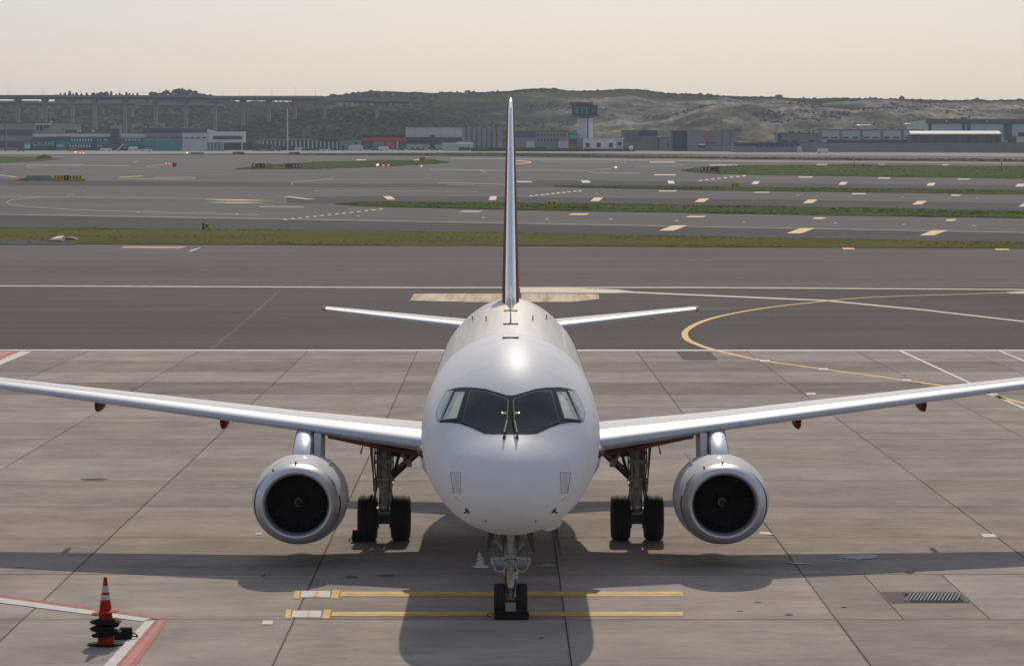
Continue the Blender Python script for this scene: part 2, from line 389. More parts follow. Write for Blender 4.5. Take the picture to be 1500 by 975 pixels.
# joint positions measured at two rows of the photograph
xa = P(611.6, 514.5, G(611.6, 514.5).y).x; ya = G(611.6, 514.5).y
xb = G(399.2, 975).x; yb = G(399.2, 975).y
def jline(k, Y): return xa + (xb-xa)*(Y-ya)/(yb-ya) + k*JXM
JXM = (G(1096.8, 514).x-G(292.6, 515.4).x)/5
Y_J = 54.4; RL = 6.1
ys = [Y_J+RL*i for i in range(-3, 14)]; ys = [y for y in ys if y < YA-1]+[YA]
rowtone = {0: .97, 1: 1.0, 2: .95, 3: 1.02, 4: .96, 5: .99, 6: .92, 7: .98, 8: .96, 9: .93, 10: 1.0, 11: .99, 12: .70, 13: 1.0, 14: .80, 15: .99, 16: 1}
gap = .018
slab_n = 0
rnd = random.Random(3)
GR = G(1225.6, 906.7)
for r_ in range(len(ys)-1):
    y0, y1 = ys[r_]+gap/2, ys[r_+1]-gap/2
    ym = (y0+y1)/2
    half = (760/F)*y1+3
    for k in range(-12, 12):
        xc = jline(k+.5, ym)
        if abs(xc) > half+2.5: continue
        xs = [jline(k, ym), jline(k+1, ym)]
        cuts = [xs[0], xs[1]]
        if abs(ys[r_]-Y_J) < .1 and xs[0] < GR.x+.8 < xs[1]+.2 and xs[0] > 3:
            cuts = [xs[0], G(1264.8+29, 873).x, G(1378+36, 873).x, xs[1]]
            gratebox = (cuts[1], cuts[2], ys[r_], ys[r_+1])
        for a, b in zip(cuts, cuts[1:]):
            dx0 = (jline(0, y0)-jline(0, ym)); dx1 = (jline(0, y1)-jline(0, ym))
            mb = MB(); cx = (a+b)/2; dz = rnd.uniform(-.002, .002)
            h_ = gap/2
            if len(cuts) == 4: pass
            mb.add([(a+h_+dx0, y0, -.05), (b-h_+dx0, y0, -.05), (b-h_+dx1, y1, -.05), (a+h_+dx1, y1, -.05), (a+h_+dx0, y0, dz), (b-h_+dx0, y0, dz), (b-h_+dx1, y1, dz), (a+h_+dx1, y1, dz)],
                   [(0, 3, 2, 1), (4, 5, 6, 7), (0, 1, 5, 4), (1, 2, 6, 5), (2, 3, 7, 6), (3, 0, 4, 7)])
            o = mb.go('slab', 'slab', apron, loc=(cx, ym, 0))
            t = rowtone.get(r_, 1)*rnd.uniform(.87, 1.06); o.color = (t, t*rnd.uniform(.985, 1.0), t*rnd.uniform(.97, 1.0), 1); slab_n += 1
# plain concrete round the slabs
side = []
for sgn in (-1, 1):
    for r_ in range(len(ys)-1):
        y0, y1 = ys[r_], ys[r_+1]; ym = (y0+y1)/2; half = (760/F)*y1+3
        ks = [k for k in range(-12, 12) if abs(jline(k+.5, ym)) <= half+2.5]
        e = jline(ks[0], ym) if sgn < 0 else jline(ks[-1]+1, ym)
        side.append(rect(min(e, sgn*600), y0, max(e, sgn*600), y1))
side.append(rect(-600, -200, 600, ys[0]))
sheet('apron_surface', side, 'apron_plain', -.002, parent=apron)

taxiway = sheet('taxiway', [rect(-1500, YA, 1500, 1330)], 'asphalt_far', -.004, kind='structure')
def band(pts_top, pts_bot): return pxpoly(pts_top+list(reversed(pts_bot)))
ytl = G(750, 420).y
sheet('taxiway_lane', [rect(-1500, YA, 1500, G(750, 421).y)], 'asphalt_new', .002, parent=taxiway)
sheet('taxiway_lane', [rect(-1500, G(750, 421).y, 1500, G(750, 360).y)], 'asphalt', .002, parent=taxiway)
SH = [  # darker shoulders beside the grass
    [[(-300, 314), (0, 315), (380, 321), (750, 328), (1120, 334.5), (1500, 341.5), (1900, 349)], [(-300, 336), (0, 336), (380, 340), (750, 344), (1120, 352), (1500, 359), (1900, 367)]],
    [[(420, 289), (560, 287), (750, 288.5), (1120, 292), (1500, 298), (1900, 306)], [(420, 298), (560, 299), (750, 301), (1120, 305), (1500, 312), (1900, 319)]],
    [[(740, 265), (850, 264), (1120, 268), (1500, 271.5), (1900, 276)], [(740, 275), (850, 275), (1120, 277), (1500, 281.5), (1900, 286)]],
    [[(-200, 262), (0, 263), (380, 268), (740, 270)], [(-200, 270), (0, 271), (380, 274), (740, 275)]],
]
for a, b in SH: sheet('shoulder', [band(a, b)], 'shoulder', .003, parent=taxiway)
sheet('service_road', [pxpoly([(-400, 220.5), (0, 220.8), (700, 219.6), (1500, 224.2), (1900, 226), (1900, 231), (1500, 229.5), (1120, 226.8), (700, 223.6), (0, 226.5), (-400, 227)])], 'road', .004, kind='structure')
sheet('service_road', [pxpoly([(660, 231.2), (1120, 234.8), (1500, 238), (1500, 239.8), (1120, 237.2), (660, 232.6)])], 'road', .006, kind='structure')

# grass islands
def grass_island(top, bot, m, seed, n, hgt=.35):
    rr = random.Random(seed)
    def dens(pts, k=14, amp=.35):
        out = []
        for (x0, y0), (x1, y1) in zip(pts, pts[1:]):
            for j in range(k):
                t = j/k; out.append((x0+(x1-x0)*t, y0+(y1-y0)*t+rr.uniform(-amp, amp)))
        out.append(pts[-1]); return out
    t2, b2 = dens(top), dens(bot)
    o = sheet('grass_island', [band(t2, b2)], m, .05, kind='structure', skirt=.07)
    # short uneven blades all over it
    tx = [G(*p) for p in top]; bx_ = [G(*p) for p in bot]
    def yat(pl, x):
        for a, b in zip(pl, pl[1:]):
            if a.x <= x <= b.x and b.x > a.x: return a.y+(b.y-a.y)*(x-a.x)/(b.x-a.x)
        return None
    v, f = [], []
    x0, x1 = max(tx[0].x, bx_[0].x, -170), min(tx[-1].x, bx_[-1].x, 400)
    c = 0
    while c < n:
        x = rr.uniform(x0, x1); a = yat(tx, x); b = yat(bx_, x); c += 1
        if a is None or b is None or a <= b: continue
        u = rr.random(); u = u if rr.random() < .7 else (rr.random()*.06 if rr.random() < .5 else 1-rr.random()*.06)
        y = b+(a-b)*u; z = zg(y)+.04
        s = hgt*rr.uniform(.4, 1.3)*(.6+.8*max(0, noise.noise(Vector((x*.08, y*.08, seed)))+.3)); wd = s*rr.uniform(2, 6)
        ang = rr.uniform(0, 3.14); ca, sa = math.cos(ang)*wd, math.sin(ang)*wd; n0 = len(v)
        v += [(x-ca, y-sa, z), (x+ca, y+sa, z), (x+sa*.6, y-ca*.6, z), (x-sa*.6, y+ca*.6, z), (x+rr.uniform(-.4, .4)*wd, y+rr.uniform(-.4, .4)*wd, z+s)]
        f += [(n0, n0+2, n0+4), (n0+2, n0+1, n0+4), (n0+1, n0+3, n0+4), (n0+3, n0, n0+4)]
    me = bpy.data.meshes.new('grass'); me.from_pydata(v, [], f)
    g = link('grass', me, m, None, Vector((0, 0, 0)), Vector((0, 0, 0))); return g
GI = [([(-500, 332.5), (0, 333.5), (380, 337), (750, 341), (1120, 348.5), (1500, 355.5), (1900, 362)], [(-500, 356), (0, 357.5), (380, 359), (750, 360.5), (1120, 362.3), (1500, 364.3), (1900, 366)], 'grass', 9000, .05, 'yellow-green grass strip across the picture behind the tail, nearest of the grass'),
      ([(490, 299), (520, 296.8), (560, 296), (750, 297.6), (1120, 302), (1500, 309.5), (1900, 317)], [(490, 299.3), (520, 301.5), (560, 303), (750, 307.5), (1120, 314), (1500, 319.8), (1900, 327)], 'grass2', 6000, .09, 'dark green grass strip with pointed left end, second from the tail'),
      ([(812, 272.6), (850, 271.5), (1120, 274.5), (1500, 278.7), (1900, 283)], [(812, 273), (850, 275.3), (1120, 280), (1500, 285), (1900, 290)], 'grass2', 4000, .1, 'thin dark green grass strip right of the tail fin'),
      ([(997, 249.8), (1020, 246), (1060, 243), (1250, 241.3), (1500, 244), (1900, 249)], [(997, 250.3), (1020, 253), (1060, 255.5), (1250, 258.5), (1500, 261.8), (1900, 267)], 'grass2', 5000, .12, 'wide green grass island at the right below the wall'),
      ([(345, 247), (380, 242.5), (470, 237), (560, 234.8), (640, 235.2), (658, 237.5)], [(345, 247.8), (380, 248), (470, 247.4), (560, 244.5), (640, 239.8), (658, 238)], 'grass2', 4000, .1, 'lens shaped grass island left of the tail fin'),
      ([(-400, 227.5), (0, 229), (60, 230), (90, 232.5)], [(-400, 241), (0, 239), (60, 236), (90, 233)], 'grass2', 2500, .3, 'grass patch at the far left edge of the airfield'),
      ([(420, 225.4), (750, 226.3), (1120, 231), (1500, 234), (1900, 237)], [(420, 227), (750, 229), (1120, 233.8), (1500, 236.8), (1900, 240)], 'grass2', 4000, .3, 'narrow far grass verge in front of the buildings'),
      ([(28, 263.5), (120, 263.3), (126, 263.8)], [(28, 264.3), (120, 264.8), (126, 264.3)], 'grass2', 300, .3, 'sliver of grass under the long yellow sign')]
for i, (t, b, m, n, hg, lb) in enumerate(GI):
    g = grass_island(t, b, m, i+1, n, hg); tag(g, lb, 'grass', kind='stuff')

# painted markings: children of the surface that carries them
def paint(name, polys, m, parent=taxiway, off=.010):
    return sheet(name, polys, m, off, parent=parent)
paint('edge_line', pxline([(-300, 513.0), (750, 513.2), (1800, 513.4)], 1.9), 'white', off=.012)
paint('centre_line', pxline([(-300, 417.5), (0, 418.7), (600, 421.3), (1020, 421.2), (1500, 424.2), (1800, 426)], 1.3), 'cream')
paint('guide_line', pxline([(790, 424.5), (932, 428.4), (1208, 440.2), (1360, 454.8), (1500, 471), (1800, 507)], 1.9), 'cream', off=.013)
paint('hatched_block', [pxpoly([(606, 430.2), (740, 430.0), (740, 442.3), (690, 442.5), (601, 440)])], 'worn')
paint('hatched_block', [pxpoly([(764, 429.6), (877, 430.8), (878, 438), (840, 442), (764, 442.3)])], 'worn')
paint('paint_patch', [pxpoly([(762, 421), (840, 422.0), (905, 424.3), (935, 428.2), (900, 429.4), (800, 429.2), (762, 429)])], 'cream', off=.016)
cur = smooth_path([(1900, 417), (1472, 429.2), (1300, 434.8), (1232, 438.8), (1196, 442.8), (1140, 448.8), (1092, 456), (1048, 465.2), (1020, 474.8), (1005.5, 484.2), (1003.2, 490.8), (1009, 499), (1030, 508), (1046, 512.6)])
paint('curve_line', ribbon(cur, .32, .75), 'amber', off=.018)
cur2 = smooth_path([(1046, 512.6), (1062, 516.5), (1120, 528.8), (1204, 540.4), (1324, 556.8), (1380, 565), (1448, 578), (1500, 591), (1560, 606)])
paint('curve_line', ribbon(cur2, .30, .45), 'amber', apron, off=.010)
paint('paint_patch', [pxpoly([(1474, 427.8), (1500, 426.5), (1540, 427), (1540, 430.5), (1480, 430)])], 'cream')
for x, y in ((1120, 528.8), (1206, 540.6), (1328, 557), (1454, 577.5), (1188, 577)):
    paint('paint_mark', [pxpoly([(x-8, y-1.3), (x+6, y-1.3), (x+8, y+1.3), (x-6, y+1.3)])], 'white', apron, .014)
def quad(x, y, wd, ht, sk): return pxpoly([(x-wd/2+sk, y-ht/2), (x+wd/2+sk, y-ht/2), (x+wd/2-sk, y+ht/2), (x-wd/2-sk, y+ht/2)])
for x, y, wd, ht, sk, m in [
    (570, 289.8, 12, 5, -3.5, 'yellow'), (722, 290.3, 10, 5.6, .8, 'yellow'), (874, 292, 13, 5, 3, 'yellow'), (1028, 293.4, 14, 5, 4, 'yellow'), (1187, 295, 14, 5.2, 4, 'yellow'), (1347, 297, 14, 5.2, 4.2, 'yellow'), (1503, 300, 14, 5.2, 4.2, 'yellow'),
    (858, 266, 12, 3.2, -1.5, 'cream'), (983, 267, 9, 4.2, -1, 'cream'), (1107, 267.7, 9, 4.2, 1.5, 'cream'), (1235, 268.6, 10, 4.2, 2, 'cream'), (1364, 270, 10, 4.2, 2, 'cream'), (1495, 271.3, 12, 4.2, 2, 'cream'),
    (986, 334, 22, 7.5, 10, 'yellow'), (1173, 338, 22, 7.5, 10, 'yellow'), (1367.5, 341, 22, 7.5, 10, 'yellow'), (438, 290, 12, 4.2, -19, 'yellow'), (345, 293.3, 60, 1.4, -18, 'yellow'), (345, 296.8, 60, 1.2, -16, 'cream'),
    (848, 313.8, 26, 2, 3, 'yellow'), (690, 309.8, 30, 1.4, 3, 'cream'), (1020, 317.2, 26, 2, 3, 'yellow'), (1200, 319.8, 16, 2.2, 3, 'yellow'), (1393, 322.4, 14, 2.6, 2, 'yellow'),
    (1180, 259.6, 20, 1.5, 1, 'cream'), (1295, 261, 18, 1.5, 1, 'cream'), (1412, 262.4, 18, 1.4, 1, 'cream'), (978, 280, 26, 1.2, 1, 'cream'), (1116, 281.8, 22, 1.2, 1, 'cream'), (1258, 283.9, 20, 1.5, 1, 'cream'), (1400, 286.2, 13, 1.8, 1, 'cream'),
    (1204, 241, 16, 1.3, 0, 'cream'), (1292, 241.2, 8, 1.6, 0, 'cream'), (1385, 241.6, 9, 1.5, 0, 'cream'), (1243, 364.2, 17, 2.3, -1.5, 'yellow'), (1468, 365.2, 20, 2.3, -2, 'yellow'),
    (529, 234.3, 14, 1.2, 0, 'cream'), (610, 234.2, 8, 1.2, 0, 'cream'), (974, 256.2, 32, 1.3, 1, 'cream'), (768, 266.2, 22, 1.6, -3, 'cream'), (970, 237.6, 38, 1.0, 0, 'cream'), (1060, 242, 40, 1, 0, 'cream')]:
    paint('painted_block', [quad(x, y, wd, ht, sk)], m, off=.012)
for pts, t, m in [
    ([(-300, 310.5), (0, 314), (380, 320.2), (750, 326.8), (1120, 333.6), (1500, 340.6), (1900, 348)], 1.3, 'cream'),
    ([(-200, 287), (0, 287.6), (60, 288.2), (250, 290), (400, 293.5)], .9, 'cream'),
    ([(60, 288.6), (22, 292), (10, 297), (25, 300.6), (90, 306), (200, 310), (380, 314.8)], 1.2, 'cream'),
    ([(110, 284.5), (95, 287.8)], 1.0, 'cream'),
    ([(175, 259.4), (210, 257.8)], 1.0, 'yellow'), ([(172, 261.6), (270, 262.2), (284, 260.8), (280, 259.6), (225, 260.2)], 1.2, 'cream'),
    ([(0, 256.5), (24, 259.4)], 1.2, 'yellow'),
    ([(60, 245.9), (42, 245), (40, 243.4), (60, 242.3), (190, 242.8)], 1.1, 'cream'), ([(-50, 240.5), (120, 241.4)], .9, 'cream'),
    ([(235, 246.5), (216, 244.6), (218, 242.8), (240, 241.3)], 1.1, 'cream'),
    ([(-200, 290.8), (0, 290)], 1, 'cream'),
    ([(428, 270.8), (429, 267), (445, 265.5), (470, 263.5), (486, 261.8), (487, 260.6)], 1.0, 'cream'),
    ([(643, 269.3), (655, 267.8), (745, 270.6)], 1.2, 'cream'), ([(655, 270.5), (745, 273.5)], .9, 'cream'), ([(460, 279.5), (700, 280.6)], .8, 'cream'),
    ([(630, 248.3), (700, 249), (745, 249.4), (805, 249.3), (860, 250.2)], 1.2, 'cream'), ([(703, 249.5), (712, 252.4)], 1.6, 'cream'),
    ([(895, 247.5), (866, 249), (863, 250.8), (875, 252.8), (938, 254.2)], 1.2, 'cream'), ([(755, 239.8), (775, 238.6), (776, 236.8), (766, 235.8), (752, 235.2)], 1.2, 'yellow'),
    ([(790, 236.4), (915, 237.6)], .8, 'cream'), ([(930, 245), (1000, 241.8)], .8, 'cream'), ([(1060, 257), (1090, 256.2)], 1, 'cream'),
    ([(890, 243.3), (1500, 243.2)], .1, 'cream'), ([(195, 237.8), (203, 236.2)], 2, 'cream'), ([(0, 236), (100, 237)], .1, 'cream'),
    ([(380, 302.5), (445, 303.3)], 1, 'yellow'), ([(510, 306.4), (560, 306.8)], .8, 'cream'), ([(395, 276), (430, 276.3)], .1, 'cream')]:
    if t < .2: continue
    paint('painted_line', pxline(smooth_path(pts, 4) if len(pts) > 2 else pts, t*.7), 'faint' if m == 'cream' else m, off=.011)
for a, b, n in (((418, 321.5), (558, 306.5), 14), ((778, 287), (850, 279.4), 10), ((1026, 264.5), (1090, 257.6), 8)):
    for i in range(n):
        t = i/(n-1); x = a[0]+(b[0]-a[0])*t; y = a[1]+(b[1]-a[1])*t
        paint('painted_dash', [quad(x, y, 5, 1.2, .6)], 'cream', off=.0125)
paint('paint_patch', [pxpoly([(182, 360.6), (275, 361), (262, 364.2), (176, 363.4)])], 'pinkp')
paint('painted_block', [pxpoly([(276, 367.8), (292, 362.4), (295, 362.4), (281, 368)])], 'cream')
sheet('tar_patch', [pxpoly([(-5, 352), (75, 354.5), (112, 356.2), (110, 358.5), (-5, 358.5)])], 'shoulder', .06, parent=taxiway)
paint('faded_line', ribbon([(310, 511), (345, 482), (400, 434), (405, 430)], .2), 'asphalt', off=.006)
paint('faded_line', ribbon([(436, 408), (470, 388), (500, 370)], .3), 'asphalt_far', off=.006)
# apron paint
A = apron
paint('white_line', ribbon([(1318, 513.5), (1420, 560.5), (1478, 588.5), (1500, 598), (1560, 625)], .16), 'white', A)
paint('white_line', ribbon([(1463, 513.5), (1500, 528.5), (1560, 553)], .16), 'white', A)
paint('white_line', [pxpoly([(30, 514.6), (48, 514.6), (4, 533), (-40, 552), (-56, 552), (-12, 532)])], 'white', A)
paint('red_line', [pxpoly([(22, 514.6), (29, 514.6), (-8, 531), (-14, 529)])], 'redp', A)
paint('pink_line', [pxpoly([(-30, 514.6), (21, 514.6), (-15, 529), (-60, 530)])], 'pinkp', A)
paint('white_line', [pxpoly([(-40, 869.6), (222, 906.0), (208, 910.0), (-40, 877.4)])], 'white', A)
paint('red_line', [pxpoly([(-40, 865.6), (247, 905.4), (240, 906.6), (-40, 867.6)])], 'redp', A)
paint('red_line', [pxpoly([(-40, 868.2), (240, 906.9), (237, 907.4), (-40, 869.2)])], 'pinkp', A, .013)
paint('white_line', [pxpoly([(213, 909.0), (227, 909.0), (149, 1000), (129, 1000)])], 'white', A)
paint('red_line', [pxpoly([(227.5, 909.0), (232, 909), (156, 1000), (149.5, 1000)])], 'redp', A)
paint('pink_line', [pxpoly([(232.5, 907.7), (240, 907.7), (172, 1000), (156.5, 1000)])], 'pinkp', A)
paint('red_line', [pxpoly([(240.5, 907), (247, 906), (181, 1000), (172.5, 1000)])], 'redp', A)
for y0, y1, xl in ((866.5, 873.5, 500), (896, 902.6, 487)):
    paint('stop_line', [pxpoly([(xl, y0), (1000, y0), (1001, y1), (xl-2, y1)])], 'yellow', A)
    paint('stop_line_core', [pxpoly([(xl+10, y0+3.6), (999, y0+3.6), (999, y0+4.6), (xl+10, y0+4.6)])], 'amber', A, .014)
for x, y0, y1 in ((430, 864, 876.5), (417, 892.8, 905.8)):
    k = -2.5
    paint('number_box', [pxpoly([(x+12, y0+1.5), (x+54, y0+1.5), (x+53, y1-1.5), (x+10, y1-1.5)])], 'white', A, .011)
    paint('number_box_end', [pxpoly([(x+2, y0), (x+10, y0), (x+8, y1), (x, y1)])], 'amber', A)
    paint('number_box_end', [pxpoly([(x+57, y0), (x+69, y0), (x+65, y1), (x+55, y1)])], 'amber', A)
paint('painted_digit', [pxpoly([(461, 865.8), (466.5, 865.8), (468, 868.5), (462, 872.8), (468, 873), (467.5, 874.4), (458, 874.4), (458.5, 873), (464, 868.6), (463, 867.3), (460.5, 868)])], 'yellow', A, .015)
paint('painted_digit', [pxpoly([(451, 895), (454, 895), (453, 903.8), (449.5, 903.8)])], 'yellow', A, .015)
for p in ([(385, 909), (400, 909), (399.5, 915), (383.5, 914.5)], [(1113, 779), (1127, 779.4), (1133, 783.5), (1112, 782)], [(1436, 782), (1456, 782), (1461, 787), (1441, 787)], [(375, 780.6), (384, 780.6), (383, 783), (374, 783)]):
    paint('paint_mark', [pxpoly(p)], 'white', A, .012)
L('pale_scuff', (.42, .42, .43), .95, spec=.1, var=.3, scale=4)
for p in ([(1224, 816), (1236, 812), (1262, 810.5), (1287, 813), (1282, 817.5), (1256, 820), (1240, 817.6)], [(1148, 822.8), (1186, 825), (1186, 826.6), (1160, 825.6)], [(1217, 820.8), (1236, 821.4), (1235, 823), (1218, 822.4)]):
    paint('scuffed_paint', [pxpoly(p)], 'pale_scuff', A, .012)
paint('pale_patch', [pxpoly([(702, 807), (705.5, 813), (703.8, 814), (709.5, 817.5), (706, 819), (711, 823.5), (706, 824.8), (711, 828.4), (718, 830), (711, 832.2), (697, 832), (690, 829.6), (698, 828.2), (696.8, 824), (701, 822), (697.5, 819.4), (700.6, 816.6), (699.4, 813)])], mat('pale_white', (.88, .87, .84), .9, spec=.1), A, .012)  # irregular pale shape laid on the concrete beside the nose gear
paint('pale_patch', [pxpoly([(792, 828.3), (802, 825.8), (815, 828), (808, 829.6), (796, 829.8)])], 'pale_scuff', A, .012)
L('oil', (.10, .092, .086), .95, spec=.05, var=.3, scale=6)
for (x, y, a, b) in ((793, 934, 5, 1.2), (568, 843, 16, 1.6), (515, 845, 13, 1.6), (386, 843, 4, 1.3), (1155, 900, 8, 1.2), (1084, 895, 5, .8), (1110, 882, 6, .7), (1332, 838, 8, 2), (137, 702, 24, 1.6), (1236, 889, 5, .6)):
    paint('oil_stain', [pxpoly([(x+a*math.cos(t)*random.uniform(.7, 1.1), y+b*math.sin(t)*random.uniform(.7, 1.1)) for t in [i*math.pi/7 for i in range(14)]])], 'oil', A, .006)
# drain: a trench with bars in the split slab
gx0, gx1, gy0, gy1 = G(1327, 874).x, G(1405, 874).x, G(1365, 881.8).y, G(1365, 868.8).y
sheet('drain_surround', [pxpoly([(1290, 866.6), (1404, 866.6), (1422, 882.8), (1306, 882.8)])], 'asphalt', .006, parent=A)
nb = 15
L('slotdark', (.03, .03, .03), .95, spec=.05)
sheet('drain_opening', [rect(gx0, gy0, gx1, gy1)], 'slotdark', .0075, parent=A)
bar = None
L('grate', (.34, .31, .28), .9, spec=.1, var=.2, scale=10)
for i in range(nb):
    x = gx0+(gx1-gx0)*(i+.5)/nb; wd = (gx1-gx0)/nb*.2
    if bar is None: bar = MB().add([(x-wd-.12, gy0+.1, .006), (x+wd-.12, gy0+.1, .006), (x+wd+.12, gy1-.1, .006), (x-wd+.12, gy1-.1, .006), (x-wd-.12, gy0+.1, .03), (x+wd-.12, gy0+.1, .03), (x+wd+.12, gy1-.1, .03), (x-wd+.12, gy1-.1, .03)], [(0, 3, 2, 1), (4, 5, 6, 7), (0, 1, 5, 4), (1, 2, 6, 5), (2, 3, 7, 6), (3, 0, 4, 7)]).go('grate_bar', 'grate', A, loc=(x, (gy0+gy1)/2, 0)); bx0 = x
    else: kid(bar, A, Vector((x, (gy0+gy1)/2, 0)))
sheet('drain_surround', [pxpoly([(990, 514.4), (1040, 514.4), (1052, 527.5), (1002, 527.5)])], 'asphalt', .005, parent=A)

# ---------------------------------------------------------------- the airliner
NY = 51.8                                   # nose tip
plane = thing('airliner', (0, NY, 0), 'white twin-engine airliner with red tail sides parked nose-on at the centre', 'aeroplane')
def interp(tab, s):
    n = len(tab)
    for i in range(n-1):
        if tab[i][0] <= s <= tab[i+1][0]:
            p0 = tab[max(0, i-1)]; p1 = tab[i]; p2 = tab[i+1]; p3 = tab[min(n-1, i+2)]
            t = (s-p1[0])/(p2[0]-p1[0]); out = []
            for k in range(1, len(p1)):
                m1 = (p2[k]-p0[k])/(p2[0]-p0[0]) if i > 0 else (p2[k]-p1[k])/(p2[0]-p1[0])
                m2 = (p3[k]-p1[k])/(p3[0]-p1[0]) if i < n-2 else (p2[k]-p1[k])/(p2[0]-p1[0])
                h = p2[0]-p1[0]; t2 = t*t; t3 = t2*t
                out.append((2*t3-3*t2+1)*p1[k]+(t3-2*t2+t)*h*m1+(-2*t3+3*t2)*p2[k]+(t3-t2)*h*m2)
            return out
    return list(tab[-1][1:])
#        s     top   bottom half-width  z of widest
FT = [(0, 2.62, 2.58, .02, 2.60), (.06, 2.84, 2.36, .26, 2.60), (.2, 3.02, 2.18, .48, 2.60), (.5, 3.22, 1.99, .76, 2.63), (.9, 3.40, 1.84, 1.00, 2.70), (1.4, 3.57, 1.72, 1.21, 2.80),
      (2.0, 3.86, 1.64, 1.39, 2.90), (2.6, 4.19, 1.58, 1.52, 3.0), (3.2, 4.47, 1.54, 1.61, 3.07), (4.0, 4.72, 1.50, 1.68, 3.15), (5.0, 4.90, 1.48, 1.72, 3.22), (6.2, 4.99, 1.47, 1.73, 3.25), (8, 5.0, 1.47, 1.73, 3.25),
      (19, 5.0, 1.47, 1.73, 3.25), (21.5, 5.0, 1.75, 1.66, 3.4), (24.5, 4.98, 2.55, 1.30, 3.8), (27.5, 4.85, 3.45, .78, 4.15), (29.6, 4.6, 4.0, .28, 4.3), (29.9, 4.45, 4.15, .1, 4.3)]
def fuse_ring(s, n=72):
    top, bot, hw, zm = interp(FT, s); ring = []
    for i in range(n):
        a = 2*math.pi*i/n; ca, sa = math.cos(a), math.sin(a)
        ring.append((hw*ca, NY+s, zm+(top-zm)*sa if sa > 0 else zm+(zm-bot)*sa))
    return ring
ss = [0, .02, .06, .12, .2, .3, .4, .5, .65, .8, 1, 1.2, 1.4, 1.6, 1.8, 2, 2.2, 2.4, 2.6, 2.8, 3, 3.3, 3.6, 4, 4.5, 5, 5.5, 6.2, 7, 8]
fm = MB().rings([fuse_ring(s) for s in ss], True, True, True)
bvh_src = MB().rings([fuse_ring(s) for s in ss+[12, 19]], True, True, False)
BVH = BVHTree.FromPolygons([Vector(v) for v in bvh_src.v], bvh_src.f)
nose = MB().rings([fuse_ring(s) for s in ss], True, True, False).go('nose_section', 'paint', plane, True)
ss2 = [8.02, 10, 13, 16, 19, 20, 21, 22, 23, 24, 25, 26, 27, 28, 29, 29.6, 29.9]
# cabin barrel: roof/white, with red flanks as separate skin panel
body = MB().rings([fuse_ring(s) for s in ss2], True, False, True).go('fuselage', 'roofw', plane, True)
def flank(sgn):
    mb = MB(); rs = []
    for s in [13+.5*i for i in range(0, 27)]:
        top, bot, hw, zm = interp(FT, s); ring = []
        for j in range(13):
            a = R(-38+ j*(16+38+6)/12); e = .006
            x = (hw+e)*math.cos(a)*sgn; z = zm+((top-zm) if a > 0 else (zm-bot))*math.sin(a)*(1+e/1.7); ring.append((x, NY+s, z))
        rs.append(ring)
    return mb.rings(rs, False).go('red_flank', 'redair', plane, True)
flank(-1); flank(1)
def patch(name, px, m, off, parent=plane, mirror=False, cell=3.0, thick=.015):
    bm = bmesh.new(); bm.faces.new([bm.verts.new((p[0], p[1], 0)) for p in px])
    xs = [p[0] for p in px]; ys_ = [p[1] for p in px]
    x = math.floor(min(xs)/cell)*cell
    while x < max(xs):
        bmesh.ops.bisect_plane(bm, geom=bm.verts[:]+bm.edges[:]+bm.faces[:], plane_co=(x, 0, 0), plane_no=(1, 0, 0)); x += cell
    y = math.floor(min(ys_)/cell)*cell
    while y < max(ys_):
        bmesh.ops.bisect_plane(bm, geom=bm.verts[:]+bm.edges[:]+bm.faces[:], plane_co=(0, y, 0), plane_no=(0, 1, 0)); y += cell
    bmesh.ops.triangulate(bm, faces=bm.faces)
    bm.verts.index_update(); V1, V0 = [], []
    o = Vector((0, 0, H))
    for v in bm.verts:
        d = ray(v.co.x, v.co.y).normalized(); hit, nrm, _, _ = BVH.ray_cast(o, d)
        if hit is None: hit, nrm, _, _ = BVH.find_nearest(o+d*57)
        if nrm.dot(d) > 0: nrm = -nrm
        V1.append(hit+nrm*off); V0.append(hit-nrm*thick)
    fs = [tuple(v.index for v in f.verts) for f in bm.faces]
    n = len(V1); be = [tuple(v.index for v in e.verts) for e in bm.edges if len(e.link_faces) == 1]
    bm.free()
    if mirror:
        V1 = [Vector((-v.x, v.y, v.z)) for v in V1]; V0 = [Vector((-v.x, v.y, v.z)) for v in V0]
    return MB().add(V1+V0, fs+[(a, b, b+n, a+n) for a, b in be]).go(name, m, parent, True)
CX = 748.0
frame_half = [(CX+.01, 579.2), (742, 578.7), (727.5, 574.4), (712, 569.7), (696.8, 567.7), (676, 567), (664, 568.7), (654.7, 572.3), (658, 575), (654, 582), (645, 604), (644.5, 619), (657.8, 618.4), (674, 620.5), (691.6, 626.6), (709, 634.8), (722.4, 635.9), (CX+.01, 635.6)]
paneA = [(688.5, 572.3), (700, 571.9), (712, 574), (728, 579), (743.5, 584), (742.5, 631.8), (714, 631.6), (696.8, 625), (677.0, 617.8)]
paneB = [(668.5, 573.8), (681.8, 573.6), (670, 613.5), (647.8, 615.6)]
paneC = [(663.0, 573.6), (655.2, 574.4), (646.5, 589), (640.5, 603.5), (642.4, 615), (645.4, 613.6), (650, 601)]
def shrink(poly, k):
    cx = sum(p[0] for p in poly)/len(poly); cy = sum(p[1] for p in poly)/len(poly)
    return [(p[0]-(p[0]-cx)/max(1, abs(p[0]-cx))*min(k, abs(p[0]-cx)), p[1]-(p[1]-cy)/max(1, abs(p[1]-cy))*min(k, abs(p[1]-cy))) for p in poly]
paneCo = [(664.5, 571.8), (654.0, 572.8), (644.8, 588), (638.4, 603.5), (641.2, 617.8), (646.8, 615.2), (651.6, 602)]
